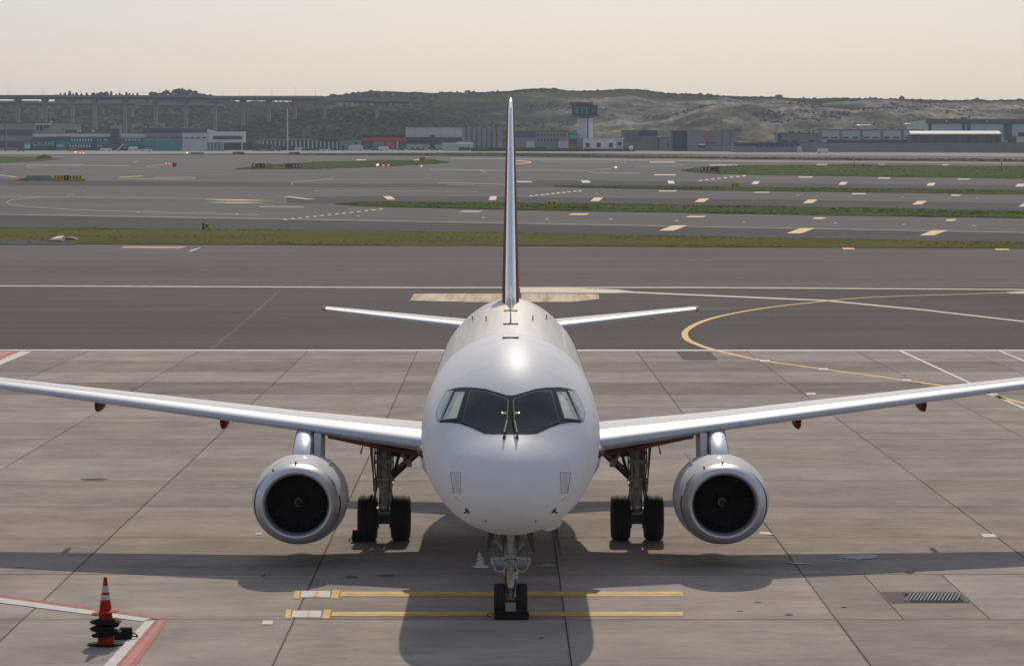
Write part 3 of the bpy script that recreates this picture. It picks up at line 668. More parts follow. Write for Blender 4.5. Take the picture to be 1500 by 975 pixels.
for mi in (False, True):
    fr = patch('windscreen_frame', frame_half, 'frame', .006, plane, mi)
    for pl, mm in ((paneA, 'glass'), (paneB, 'glass_side')):
        patch('window_seal', pl, 'seal', .010, fr, mi)
        patch('window_pane', shrink(pl, .8), mm, .013, fr, mi)
    patch('painted_reflection', [(679.4, 577.5), (669.3, 612.4), (655.6, 613), (670.5, 581)], 'pane_glare', .0145, fr, mi, thick=.001)  # bright reflection painted as a cream patch on the glass
    f2 = patch('side_window_frame', paneCo, 'decal', .007, plane, mi)
    patch('window_pane', paneC, 'glass_side', .012, f2, mi)
    patch('document_clip', [(735, 603.6), (743.5, 603.8), (743.4, 606.6), (735, 606.4)], 'darksteel', .0135, fr, mi, thick=.001)
    # instruction placards on the nose
    pc = patch('placard', [(660, 692.5), (675, 692), (676, 737), (668, 735)], 'paint', .003, plane, mi, thick=.004)
    for q in ([(660, 692), (675.4, 691.6), (675.4, 692.8), (660, 693.2)], [(659.6, 692), (660.8, 692), (665, 722), (664, 722)], [(674.6, 692), (675.6, 692), (674.4, 724), (673.4, 724)]):
        patch('placard_border', q, 'decalred', .0045, pc, mi, thick=.004)
    for j in range(9):
        yy = 695.5+j*3.1; patch('placard_line', [(662.6+j*.28, yy), (672.6, yy), (672.6, yy+1.2), (662.8+j*.28, yy+1.2)], 'decal', .005, pc, mi, thick=.004)
    patch('placard_line', [(666, 726), (674.5, 733), (673.8, 733.8), (665.4, 727)], 'decal', .005, pc, mi, thick=.004)
    # probe
    sx = 1 if mi else -1
    hit = BVH.ray_cast(Vector((0, 0, H)), ray(684.5, 747.5).normalized())
    p, nr = hit[0], hit[1]; nr = nr if nr.y < 0 else -nr
    p = Vector((abs(p.x)*sx, p.y, p.z)); nr = Vector((abs(nr.x)*sx, nr.y, nr.z))
    mb = MB().cyl(p, p+nr*.07, .022, .014, 8); q = p+nr*.07
    mb.tube([q, q+Vector((0, -.18, .03))], .013, 6).cyl(p-nr*.004, p+nr*.006, .06, .06, 12); mb.go('pitot_probe', 'gear_dark', plane)
    hit = BVH.ray_cast(Vector((0, 0, H)), ray(711.5, 762.5).normalized()); p, nr = hit[0], hit[1]; nr = nr if nr.y < 0 else -nr
    p = Vector((abs(p.x)*sx, p.y, p.z)); MB().cyl(p, p+Vector((0, -.03, -.01)), .02, .015, 8).go('sensor', 'gear_dark', plane)
    # wipers
    hit = BVH.ray_cast(Vector((0, 0, H)), ray(738.5, 641).normalized())[0]; up = BVH.ray_cast(Vector((0, 0, H)), ray(744.5, 588).normalized())[0]
    md = BVH.ray_cast(Vector((0, 0, H)), ray(742.5, 618).normalized())[0]
    pts = [hit+Vector((0, -.05, .02)), hit+Vector((0, -.05, .10)), md+Vector((0, -.05, .03)), up+Vector((0, -.04, .03))]
    pts = [Vector((abs(q.x)*sx, q.y, q.z)) for q in pts]
    MB().tube(pts, .016, 8).cyl(pts[0], pts[0]+Vector((0, .06, -.05)), .03, .03, 8).go('wiper', 'gear_dark', plane)
# seam lines of the nose cone and roof panels: shallow dark strips
L('seam', (.5, .5, .52), .5)
def seam(s, a0, a1, wd=.008, e=.003):
    rs = []
    for ds in (-wd, wd):
        top, bot, hw, zm = interp(FT, s+ds); ring = []
        for j in range(41):
            a = R(a0+(a1-a0)*j/40); ring.append(((hw+e)*math.cos(a), NY+s+ds, zm+((top-zm+e) if math.sin(a) > 0 else (zm-bot+e))*math.sin(a)))
        rs.append(ring)
    MB().rings(rs, False).go('skin_seam', 'seam', plane)
seam(1.1, 0, 360, .004, .0015); seam(3.7, 20, 160, .005); seam(4.9, 10, 170, .005); seam(6.1, 0, 180, .012); seam(8.01, 0, 180, .012)
for s_ in (10.5, 13, 15.5, 18, 20.5): seam(s_, 20, 160, .012)
# roof antennas and beacon
for s_, hgt, ln in ((6.4, .10, .5), (11.4, .34, .45), (17.4, .3, .55)):
    z = interp(FT, s_)[0]
    MB().box((-.16, NY+s_-.12, z-.03), (.16, NY+s_+ln*.6, z+.025)).go('antenna_base', 'gear_dark', plane, bevel=.01)
    if hgt > .15:
        MB().add([(-.02, NY+s_, z), (.02, NY+s_, z), (.02, NY+s_+ln, z), (-.02, NY+s_+ln, z), (-.008, NY+s_+.2, z+hgt), (.008, NY+s_+.2, z+hgt), (.008, NY+s_+ln, z+hgt), (-.008, NY+s_+ln, z+hgt)],
                 [(0, 3, 2, 1), (4, 5, 6, 7), (0, 1, 5, 4), (1, 2, 6, 5), (2, 3, 7, 6), (3, 0, 4, 7)]).go('antenna', 'roofw', plane)
for xx in (-.55, .5, -.9, .85):
    s_ = 14.5 if abs(xx) < .7 else 18.0; z = 3.25+math.sqrt(max(0, 1-(xx/1.73)**2))*1.75
    MB().box((xx-.015, NY+s_, z-.05), (xx+.015, NY+s_+.25, z+.12)).go('vent_fin', 'decal', plane)

# --- aerofoil surfaces
def foil(t, n=12):
    xs = [(1-math.cos(math.pi*i/n))/2 for i in range(n+1)]
    return [(x, 5*t*(.2969*math.sqrt(x)-.126*x-.3516*x*x+.2843*x**3-.1036*x**4)) for x in xs]
def wing_pts(tc, c0, c1, side_, n=10):
    out = []
    for i in range(n+1):
        u = c0+(c1-c0)*(1-math.cos(math.pi/2*i/n)) if c0 == 0 else c0+(c1-c0)*i/n
        th = 5*tc*(.2969*math.sqrt(u)-.126*u-.3516*u*u+.2843*u**3-.1036*u**4)
        cam_ = .02*4*u*(1-u)
        out.append((u, cam_+(th*1.05 if side_ > 0 else -th*.9)))
    return out
def section(st, c0, c1):
    up = wing_pts(st['tc'], c0, c1, 1); lo = wing_pts(st['tc'], c0, c1, -1)
    pts = list(reversed(lo))+up[1 if c0 == 0 else 0:]
    if c0 > 0: pts = up+list(reversed(lo))
    ci, si = math.cos(R(st['inc'])), math.sin(R(st['inc'])); c = st['c']; out = []
    for u, h in pts:
        y = u*c; z = h*c; yy = y*ci+z*si; zz = -y*si+z*ci
        out.append(st['f'](st, yy, zz))
    return out
def wingmap(sgn): return lambda st, y, z: (sgn*st['x'], NY+st['s']+y, st['z']+z)
def finmap(st, y, z): return (z, NY+st['s']+y, st['z'])
def subdiv(sts, k=6):
    out = []
    for a, b in zip(sts, sts[1:]):
        for j in range(k): out.append({q: (a[q]+(b[q]-a[q])*j/k if isinstance(a[q], (int, float)) else a[q]) for q in a})
    out.append(sts[-1]); return out
def surf(name, sts, c0, c1, m, parent, k=6):
    return MB().rings([section(s, c0, c1) for s in subdiv(sts, k)], c0 > 0, c0 > 0, c0 > 0).go(name, m, parent, True)
for sgn in (-1, 1):
    f = wingmap(sgn)
    WS = [dict(x=1.45, s=10.2, z=2.45, c=5.6, tc=.105, inc=2.0, f=f), dict(x=4.55, s=11.75, z=2.76, c=3.9, tc=.092, inc=1.6, f=f), dict(x=13.3, s=15.95, z=3.53, c=1.75, tc=.105, inc=.8, f=f), dict(x=13.9, s=16.4, z=3.58, c=1.2, tc=.09, inc=.8, f=f)]
    wg = surf('wing', WS, .13, 1, 'winggrey', plane); surf('leading_edge', WS, 0, .13, 'slat', wg)
    # slat joints
    for x in (4.25, 4.95, 7.4, 10.2):
        st = None
        for a, b in zip(WS, WS[1:]):
            if a['x'] <= x <= b['x']:
                t = (x-a['x'])/(b['x']-a['x']); st = {q: (a[q]+(b[q]-a[q])*t if isinstance(a[q], (int, float)) else a[q]) for q in a}
        A_ = section(st, 0, .15); st2 = dict(st); st2['x'] = x+.015; B_ = section(st2, 0, .15)
        e = lambda L_: [(p[0], p[1]-.004, p[2]+(.003 if i > len(L_)//2 else -.003)) for i, p in enumerate(L_)]
        MB().rings([e(A_), e(B_)], False).go('slat_joint', 'seam', wg)
    # red under-surface near the root
    rs = []
    for x, y0, y1, z in ((1.5, 10.9, 15.2, 2.10), (2.6, 11.6, 15.3, 2.20), (4.0, 12.4, 15.5, 2.42)):
        rs.append([(sgn*x, NY+y0, z+.14), (sgn*x, NY+y0+.5, z), (sgn*x, NY+y1-.8, z-.03), (sgn*x, NY+y1, z+.12)])
    MB().rings(rs, False).go('red_underside', 'redair', wg, True)
    # flap track fairings
    for x in (6.45, 9.47):
        s_ = 10.2+(x-1.45)*.5; zz = 2.76+(x-4.55)*.088
        prof = [(0, .02), (.06, .05), (.2, .07), (.6, .078), (1.1, .07), (1.4, .05), (1.6, .02)]
        MB().lathe(prof, (sgn*x, NY+s_+1.5, zz-.28), 'Y', 20, 1, 2.3, True, True).go('flap_fairing', 'redair', wg, True)
    # belly / root fairing
    rs = []
    for s_, hw, z0, z1 in ((8.8, 1.62, 1.9, 2.6), (9.6, 1.76, 1.6, 2.9), (10.4, 1.9, 1.45, 2.98), (12.5, 1.96, 1.38, 2.9), (15, 1.9, 1.4, 2.7), (17, 1.7, 1.6, 2.3)):
        rs.append([(sgn*(hw*math.cos(a)**.7), NY+s_, (z0+z1)/2+(z1-z0)/2*math.sin(a)) for a in [R(-88+176*j/12) for j in range(13)]])
    MB().rings(rs, False, False, False).go('root_fairing', 'paint', plane, True)
    MB().cyl((sgn*1.80, NY+9.55, 2.40), (sgn*1.83, NY+9.9, 2.42), .10, .13, 16).go('landing_light', 'gear_dark', plane)
    # tailplane
    TS = [dict(x=.6, s=25.0, z=4.12, c=2.9, tc=.095, inc=0, f=f), dict(x=5.0, s=27.9, z=4.52, c=1.25, tc=.085, inc=0, f=f)]
    tp = surf('tailplane', TS, .12, 1, 'winggrey', plane, 4); surf('leading_edge', TS, 0, .12, 'slat', tp, 4)
    TT = [dict(x=4.99, s=27.88, z=4.515, c=1.3, tc=.1, inc=0, f=f), dict(x=5.08, s=28.05, z=4.53, c=1.1, tc=.08, inc=0, f=f)]
    surf('red_tip', TT, .001, 1, 'redair', tp, 1)
# fin
FS = [dict(x=0, s=20.6, z=4.8, c=6.4, tc=.066, inc=0, f=finmap), dict(x=0, s=21.6, z=5.4, c=5.6, tc=.075, inc=0, f=finmap), dict(x=0, s=27.3, z=9.9, c=2.35, tc=.082, inc=0, f=finmap), dict(x=0, s=27.8, z=10.15, c=1.9, tc=.07, inc=0, f=finmap), dict(x=0, s=28.3, z=10.24, c=1.1, tc=.04, inc=0, f=finmap)]
def finsec(st, c0, c1):
    c = st['c']; th = lambda u: 5*st['tc']*(.2969*math.sqrt(u)-.126*u-.3516*u*u+.2843*u**3-.1036*u**4)
    us = [c0+(c1-c0)*((i/8)**2 if c0 == 0 else i/8) for i in range(9)]
    if c0 == 0: pts = [(-th(u)*c, u*c) for u in reversed(us)]+[(th(u)*c, u*c) for u in us[1:]]
    else: pts = [(th(u)*c, u*c) for u in us]+[(-th(u)*c, u*c) for u in reversed(us)]
    return [(x, NY+st['s']+y, st['z']) for x, y in pts]
fin = MB().rings([finsec(s, .055, 1) for s in subdiv(FS, 4)], True, True, True).go('tail_fin', 'redair', plane, True)
MB().rings([finsec(s, 0, .055) for s in subdiv(FS, 4)], False, False, False).go('leading_edge', 'chrome', fin, True)
MB().add([(-.03, NY+17.6, 4.99), (.03, NY+17.6, 4.99), (.14, NY+21.2, 4.95), (-.14, NY+21.2, 4.95), (0, NY+17.6, 5.02), (0, NY+21.6, 5.45)], [(0, 1, 4), (1, 2, 5, 4), (3, 0, 4, 5), (2, 3, 5), (0, 3, 2, 1)]).go('dorsal_fin', 'chrome', fin)

# --- engines
EY = 61.0; EX = 4.43; EZ = 1.365
lp = [(.34, .635), (.16, .632), (.06, .65), (.015, .675), (0, .705), (.02, .742), (.07, .785), (.16, .83), (.28, .868)]
np_ = [(.283, .869), (.5, .915), (.8, .95), (1.2, .965), (1.7, .955), (2.3, .915), (2.9, .85), (3.4, .76), (3.6, .71), (3.55, .68), (3.2, .70)]
blade0 = None
for sgn in (-1, 1):
    c = (sgn*EX, EY, EZ)
    eng = MB().lathe(np_, c, 'Y', 56, 1.04, .955).go('engine_nacelle', 'nacelle', plane, True)
    MB().lathe(lp, c, 'Y', 56, 1.02, .965).go('inlet_lip', 'lip', eng, True)
    MB().lathe([(.34, .634), (.9, .61), (1.25, .615)], c, 'Y', 40, 1.0, .97, False, True).go('inlet_duct', 'dark', eng, True)
    MB().lathe([(3.3, .62), (3.9, .45), (4.3, .36), (4.6, .2), (4.8, .05)], c, 'Y', 24, 1, 1, True, True).go('exhaust_cone', 'gear_dark', eng, True)
    # fan
    MB().lathe([(.62, .005), (.66, .06), (.74, .11), (.86, .16), (.98, .19)], c, 'Y', 24, 1, 1, True, True).go('spinner', 'fan', eng, True)
    sw = MB(); pts = []
    for j in range(14):
        a = j*.38; r = .055+.003*j; pts.append((c[0]+r*math.cos(a), c[1]+.62+.02+r*.35, c[2]+r*math.sin(a)))
    sw.tube(pts, .006, 6).go('spinner_spiral', 'gear', eng)
    for k in range(24):
        if blade0 is None:
            mb = MB(); rs = []
            for q in range(6):
                r = .17+.43*q/5; tw = R(35+25*q/5); ch = .075+.03*q/5
                rs.append([(math.cos(tw+math.pi/2)*0+ch*math.cos(tw), ch*math.sin(tw)*.8-.006, r), (0, .012, r), (-ch*math.cos(tw), -ch*math.sin(tw)*.8+.006, r), (0, -.012, r)])
            bm_ = mb.rings(rs, True, True, True)
            me = bpy.data.meshes.new('fan_blade'); me.from_pydata(bm_.v, [], bm_.f); blade0 = me; me.materials.append(M['fan'])
        o = bpy.data.objects.new('fan_blade', blade0); C.objects.link(o); o.parent = eng
        o.location = Vector((c[0], c[1]+.98, c[2]))-WL[eng.name]; o.rotation_euler = (0, 2*math.pi*k/24, 0)
    # pylon: rounded polished front, reaching from the nacelle crown to the wing
    rs = []
    for t in range(9):
        u = t/8; z = 2.12+u*.58; y = EY+1.30+u*1.15-.35*math.sin(u*math.pi)*.6; hw = .185+.03*(1-u)+.05*max(0, .12-u)/.12; ln = 2.2-u*.9
        ring = [(sgn*EX+hw*math.cos(a), y+.22-.22*math.sin(a), z) for a in [R(180*j/10) for j in range(11)]]
        ring = list(reversed(ring))
        ring = [(sgn*EX-hw*.8, y+ln, z)]+ring+[(sgn*EX+hw*.8, y+ln, z)]
        rs.append(ring)
    MB().rings(rs, True, True, True).go('pylon', 'chrome', eng, True)
    xq = sgn*(EX-.30)
    MB().add([(xq-.07, EY+1.9, 2.05), (xq+.07, EY+1.9, 2.05), (xq+.07, EY+3.6, 2.0), (xq-.07, EY+3.6, 2.0), (xq-.07, EY+2.35, 2.66), (xq+.07, EY+2.35, 2.66), (xq+.07, EY+3.8, 2.62), (xq-.07, EY+3.8, 2.62)],
             [(0, 3, 2, 1), (4, 5, 6, 7), (0, 1, 5, 4), (1, 2, 6, 5), (2, 3, 7, 6), (3, 0, 4, 7)]).go('pylon_fairing', 'nacelle', eng, bevel=.02)
    # strakes
    a = R(52); x = sgn*EX-sgn*.98*math.cos(a); z = EZ+.93*math.sin(a)
    dx, dz = -sgn*math.cos(a), math.sin(a)
    MB().add([(x, EY+1.0, z), (x, EY+1.9, z), (x+dx*.22, EY+1.9, z+dz*.22), (x+dx*.14, EY+1.5, z+dz*.14), (x+.01, EY+1.0, z+.01), (x+.015, EY+1.9, z+.015), (x+dx*.22+.01, EY+1.9, z+dz*.22+.01), (x+dx*.14+.01, EY+1.5, z+dz*.14+.01)],
             [(0, 1, 2, 3), (7, 6, 5, 4), (0, 3, 7, 4), (3, 2, 6, 7), (2, 1, 5, 6), (1, 0, 4, 5)]).go('strake', 'paint', eng)
    for ang, r_ in ((92, .9), (125 if sgn < 0 else 118, .92)):
        a = R(ang); MB().cyl((c[0]+.86*math.cos(a), EY+.30, EZ+.84*math.sin(a)), (c[0]+.9*math.cos(a), EY+.27, EZ+.87*math.sin(a)), .022, .018, 8).go('fastener', 'gear_dark', eng)

# --- landing gear
def wheel(cx, cy, r, wd, parent):
    h = wd/2
    prof = [(-h*.8, r*.55), (-h*.95, r*.7), (-h, r*.85), (-h*.82, r*.96), (-h*.45, r), (-h*.41, r*.985), (-h*.37, r), (-.03, r*1.004), (-.015, r*.985), (.015, r*.985), (.03, r*1.004), (h*.37, r), (h*.41, r*.985), (h*.45, r), (h*.82, r*.96), (h, r*.85), (h*.95, r*.7), (h*.8, r*.55)]
    MB().lathe(prof, (cx, cy, r), 'X', 40).go('tyre', 'tyre', parent, True)
    MB().lathe([(-h*.78, r*.56), (-h*.5, r*.5), (-h*.45, r*.2), (-h*.8, r*.15), (-h*.8, .01), (h*.8, .01), (h*.8, r*.15), (h*.45, r*.2), (h*.5, r*.5), (h*.78, r*.56)], (cx, cy, r), 'X', 24).go('rim', 'rim', parent, True)
MY = G(562, 791).y
for sgn in (-1, 1):
    xs = sgn*(186/F*MY*1.0)
    gearp = MB().cyl((xs, MY, .55), (xs, MY+.02, 1.25), .11, .13, 16).cyl((xs, MY, 1.2), (xs, MY, 2.45), .17, .17, 16).cyl((xs, MY, 1.95), (xs, MY, 2.0), .2, .2, 16).cyl((xs, MY, 1.22), (xs, MY, 1.3), .2, .2, 16).go('main_gear_strut', 'gear', plane, True)
    MB().cyl((xs-.42, MY, .515), (xs+.42, MY, .515), .085, .085, 12).cyl((xs-.16, MY, .515), (xs+.16, MY, .515), .15, .15, 12).go('axle', 'gear_dark', gearp, True)
    for d in (-1, 1): wheel(xs+d*.37, MY, .515, .43, gearp)
    for d in (-1, 1): MB().cyl((xs+d*.12, MY, .515), (xs+d*.2, MY, .515), .24, .24, 16).go('brake', 'gear_dark', gearp, True)
    inn = -sgn                              # torque link, side stay, doors, hoses
    MB().cyl((xs+inn*.16, MY-.2, .75), (xs+inn*.16, MY-.2, 1.5), .03, .03, 8).cyl((xs-inn*.2, MY-.1, .7), (xs-inn*.2, MY-.1, 1.35), .025, .025, 8).box((xs-.24, MY-.2, 1.36), (xs+.24, MY-.1, 1.42)).box((xs-.2, MY-.22, 1.75), (xs+.2, MY-.12, 1.83)).cyl((xs-.12, MY-.2, 1.45), (xs-.12, MY-.2, 2.3), .028, .028, 8).cyl((xs+.13, MY-.2, 1.45), (xs+.13, MY-.2, 2.3), .02, .02, 8).cyl((xs-.3, MY-.15, .62), (xs+.3, MY-.15, .62), .03, .03, 8).go('actuator', 'gear', gearp)
    MB().cyl((xs+inn*.55, MY-.05, 1.72), (xs+inn*.2, MY-.05, 2.3), .04, .04, 8).cyl((xs+inn*.75, MY-.05, 1.98), (xs+inn*.3, MY-.05, 1.62), .035, .035, 8).box((xs+inn*.5, MY-.12, 1.66), (xs+inn*.62, MY+.04, 1.8)).go('lock_link', 'gear', gearp)
    MB().box((xs-.07, MY-.42, .78), (xs+.07, MY-.12, .84)).cyl((xs, MY-.14, .72), (xs, MY-.42, .8), .05, .05, 8).cyl((xs, MY-.42, .82), (xs, MY-.14, 1.2), .05, .05, 8).go('torque_link', 'gear', gearp)
    MB().cyl((xs+inn*.14, MY-.02, 1.42), (xs+inn*1.0, MY+.05, 2.22), .085, .085, 10).cyl((xs+inn*.14, MY, 1.95), (xs+inn*.62, MY, 1.92), .06, .06, 10).cyl((xs+inn*.5, MY+.02, 1.72), (xs+inn*.48, MY, 2.0), .07, .07, 8).cyl((xs+inn*.98, MY+.04, 2.15), (xs+inn*1.15, MY+.05, 2.25), .12, .12, 8).cyl((xs+inn*.22, MY, 1.5), (xs+inn*.34, MY, 1.95), .035, .035, 8).go('side_stay', 'gear_dark', gearp, True)
    MB().add([(xs-inn*.28, MY-.6, 2.35), (xs-inn*.28, MY+.5, 2.35), (xs-inn*.24, MY+.5, 1.05), (xs-inn*.20, MY-.55, 1.45), (xs-inn*.31, MY-.6, 2.35), (xs-inn*.31, MY+.5, 2.35), (xs-inn*.27, MY+.5, 1.05), (xs-inn*.23, MY-.55, 1.45)],
             [(0, 1, 2, 3), (7, 6, 5, 4), (0, 3, 7, 4), (3, 2, 6, 7), (2, 1, 5, 6), (1, 0, 4, 5)]).go('gear_door', 'gear_dark', gearp)
    MB().add([(xs-inn*.42, MY-.2, 2.35), (xs-inn*.40, MY+.6, 2.35), (xs-inn*.56, MY+.6, 1.9), (xs-inn*.50, MY-.1, 1.95), (xs-inn*.44, MY-.2, 2.35), (xs-inn*.42, MY+.6, 2.35), (xs-inn*.58, MY+.6, 1.9), (xs-inn*.52, MY-.1, 1.95)],
             [(0, 1, 2, 3), (7, 6, 5, 4), (0, 3, 7, 4), (3, 2, 6, 7), (2, 1, 5, 6), (1, 0, 4, 5)]).go('gear_door', 'gear_dark', gearp)
    hs = MB()
    for d, e in ((.19, .02), (-.19, .0), (.15, .05)):
        hs.tube([(xs+d, MY-.1, 2.3), (xs+d*1.1, MY-.18, 1.7), (xs+d*.8, MY-.2, 1.2), (xs+d*1.2, MY-.2, .85), (xs+d, MY-.1, .6)], .018, 6)
    hs.go('hydraulic_hose', 'gear_dark', gearp)
# nose gear
GY = G(750, 902).y
ng = MB().cyl((0, GY, .35), (0, GY, .85), .06, .06, 14).cyl((0, GY, .8), (0, GY+.06, 1.75), .105, .115, 16).cyl((0, GY, .78), (0, GY, .88), .14, .14, 16).cyl((0, GY, 1.1), (0, GY, 1.17), .15, .15, 16).go('nose_gear_strut', 'gear', plane, True)
MB().cyl((-.26, GY, .31), (.26, GY, .31), .05, .05, 12).go('axle', 'gear_dark', ng, True)
for d in (-1, 1): wheel(d*.205, GY, .31, .215, ng)
MB().box((-.15, GY-.02, .55), (-.06, GY+.05, .80)).box((-.1, GY-.06, .30), (.1, GY-.02, .36)).box((-.13, GY-.04, .36), (-.07, GY+.02, .56)).go('tow_fitting', 'orange', ng, bevel=.008)
MB().cyl((0, GY-.1, .5), (0, GY-.3, .62), .035, .035, 8).cyl((0, GY-.3, .62), (0, GY-.1, .86), .035, .035, 8).box((-.05, GY-.32, .58), (.05, GY-.27, .66)).go('torque_link', 'gear', ng)
MB().cyl((-.07, GY-.12, .92), (-.07, GY-.12, 1.04), .05, .05, 10).cyl((.08, GY-.12, .72), (.08, GY-.12, .86), .05, .05, 10).box((-.17, GY-.12, .88), (.17, GY-.02, 1.08)).box((-.07, GY-.2, .62), (.07, GY-.1, .8)).go('steering_unit', 'gear', ng, bevel=.012)
for d in (-1, 1):
    MB().lathe([(.12, .07), (.03, .115), (0, .125), (0, .105), (.02, .10)], (d*.205, GY-.26, .985), 'Y', 24, 1, 1, True, False).go('lamp_housing', 'gear', ng, True)
    MB().lathe([(.012, .10), (0, .06), (-.004, .001)], (d*.205, GY-.255, .985), 'Y', 20).go('lamp_lens', 'lens', ng, True)
    MB().box((d*.2-.11, GY-.16, 1.08), (d*.2+.11, GY-.08, 1.13)).box((d*.32, GY-.16, .98), (d*.37, GY-.1, 1.12)).go('lamp_bracket', 'gear', ng, bevel=.008)
    MB().cyl((d*.08, GY, 1.15), (d*.20, GY+.5, 1.70), .035, .035, 8).cyl((d*.1, GY-.05, 1.2), (d*.28, GY-.02, 1.42), .02, .02, 8).cyl((d*.28, GY-.02, 1.42), (d*.36, GY-.02, 1.38), .02, .02, 8).go('drag_stay', 'gear', ng, True)
    MB().add([(d*.27, GY-.5, 1.68), (d*.27, GY+.7, 1.60), (d*.40, GY+.6, 1.27), (d*.40, GY-.35, 1.25), (d*.40, GY-.5, 1.68), (d*.36, GY+.7, 1.60), (d*.47, GY+.6, 1.25), (d*.46, GY-.35, 1.23)],
             [(0, 1, 2, 3), (7, 6, 5, 4), (0, 3, 7, 4), (3, 2, 6, 7), (2, 1, 5, 6), (1, 0, 4, 5)]).go('nose_gear_door', 'gear_dark', ng)
    MB().tube([(d*.1, GY-.1, 1.6), (d*.14, GY-.14, 1.2), (d*.08, GY-.16, .95), (d*.1, GY-.15, .7), (d*.05, GY-.05, .4)], .012, 6).go('hydraulic_hose', 'gear_dark', ng)
MB().add([(-.10, GY-.15, 1.72), (.10, GY-.15, 1.72), (.05, GY-.17, 1.42), (-.05, GY-.17, 1.42), (-.12, GY, 1.72), (.12, GY, 1.72), (.06, GY-.05, 1.4), (-.06, GY-.05, 1.4)], [(0, 1, 2, 3), (7, 6, 5, 4), (0, 3, 7, 4), (3, 2, 6, 7), (2, 1, 5, 6), (1, 0, 4, 5)]).go('steering_collar', 'gear', ng)
MB().box((-.26, GY-.1, 1.6), (.26, GY+1.0, 1.66)).go('wheel_bay', 'gear_dark', plane)
# open service panel and mast under the right side of the nose
pp = P(809, 767, GY-.1)
rs = MB(); ring = [(.21*math.cos(t)*(1 if abs(math.cos(t)) < .8 else .95), .11*math.sin(t)) for t in [i*math.pi/10 for i in range(20)]]
ca, sa = math.cos(R(26)), math.sin(R(26))
rs.rings([[(pp.x+(x*ca-z*sa), pp.y+k, pp.z+(x*sa+z*ca)) for x, z in ring] for k in (0, .015)], True, True, True).go('open_service_panel', 'paint', plane)
q = P(815, 790, GY+.2)
MB().add([(q.x-.06, q.y, q.z+.22), (q.x+.02, q.y, q.z+.22), (q.x+.10, q.y, q.z-.28), (q.x+.06, q.y, q.z-.3), (q.x-.06, q.y+.3, q.z+.22), (q.x+.02, q.y+.3, q.z+.22), (q.x+.10, q.y+.25, q.z-.28), (q.x+.06, q.y+.25, q.z-.3)], [(0, 1, 2, 3), (7, 6, 5, 4), (0, 3, 7, 4), (3, 2, 6, 7), (2, 1, 5, 6), (1, 0, 4, 5)]).go('blade_mast', 'gear_dark', plane)

# ---------------------------------------------------------------- small things on the apron
def chock(name, cx, cy, wd, ht, label, rope=None):
    t = thing(name, (cx, cy, 0), label, 'wheel chock', 'chocks at the wheels')
    MB().add([(cx-wd/2, cy-.11, .012), (cx+wd/2, cy-.11, .012), (cx+wd/2, cy+.09, .012), (cx-wd/2, cy+.09, .012), (cx-wd/2, cy-.04, ht), (cx+wd/2, cy-.04, ht), (cx+wd/2, cy+.04, ht), (cx-wd/2, cy+.04, ht)],
             [(0, 3, 2, 1), (4, 5, 6, 7), (0, 1, 5, 4), (1, 2, 6, 5), (2, 3, 7, 6), (3, 0, 4, 7)]).go('chock_block', 'black', t, bevel=.012)
    MB().box((cx-wd/2-.012, cy-.07, .03), (cx-wd/2, cy+.05, ht*.7)).go('end_plate', 'darksteel', t)
    if rope: MB().tube([Vector(p) for p in rope], .012, 6).go('rope', 'gear_dark', t, True)
    return t
chock('wheel_chock', .02, GY-.40, .63, .15, 'black chock across the front of both nose wheels', [(-.3, GY-.4, .1), (-.36, GY-.42, .13), (-.42, GY-.42, .12), (-.43, GY-.42, .08), (-.38, GY-.42, .06), (-.3, GY-.4, .05)])
p = G(528, 791.5)
chock('wheel_chock', p.x, p.y-.15, .34, .26, 'black chock against the outer tyre of the left main gear', [(p.x-.17, p.y-.16, .1), (p.x-.26, p.y-.18, .03), (p.x-.22, p.y-.2, .02)])
# cone with rubber rings
p = G(155, 944)
cone = thing('traffic_cone', (p.x, p.y, 0), 'tall red traffic cone ringed with black rubber collars near the corner marking', 'traffic cone')
S = 1.25
MB().lathe([(.03, .145), (.55, .115), (.70, .098), (1.0, .05), (1.14, .036), (1.19, .03), (1.2, .012)], p, 'Z', 28, 1, 1, True, True).go('cone_body', 'conered', cone, True)
MB().add([(p.x+x*.31, p.y+y*.28, z) for z, k in ((.008, 1), (.03, 1)) for x, y in ((-1, -.3), (-.3, -1), (.3, -1), (1, -.3), (1, .3), (.3, 1), (-.3, 1), (-1, .3))], [tuple(range(7, -1, -1)), tuple(range(8, 16))]+[(i, (i+1) % 8, 8+(i+1) % 8, 8+i) for i in range(8)]).go('cone_base', 'black', cone)
MB().lathe([(.93, .064), (1.05, .052)], p, 'Z', 24).go('reflective_band', 'reflect', cone, True)
MB().lathe([(.80, .088), (.89, .073)], p, 'Z', 24).go('reflective_band', 'reflect', cone, True)
for z, r, tl in ((.20, .25, .02), (.27, .28, -.03), (.34, .24, .02), (.42, .28, 0)):
    MB().rings([[(p.x+rr_*math.cos(a)*(1.0 if k % 2 else 1), p.y+rr_*math.sin(a), z+h+tl*math.cos(a)) for a in [i*math.pi/12 for i in range(24)]] for k, (h, rr_) in enumerate(((-.03, .14), (-.035, r*.9), (-.015, r), (.0, r), (.02, r*.8), (.035, .14)))], True).go('rubber_collar', 'black', cone, True)
MB().rings([[(p.x+rr_*math.cos(a), p.y+rr_*math.sin(a), .585+h+.03*math.cos(a)) for a in [i*math.pi/12 for i in range(24)]] for h, rr_ in ((-.02, .12), (-.015, .24), (.0, .25), (.012, .22), (.02, .11))], True).go('red_collar', 'conered', cone, True)
q = G(184, 935)
ck = thing('wheel_chock', (q.x, q.y, 0), 'black chock with red handle lying beside the traffic cone', 'wheel chock')
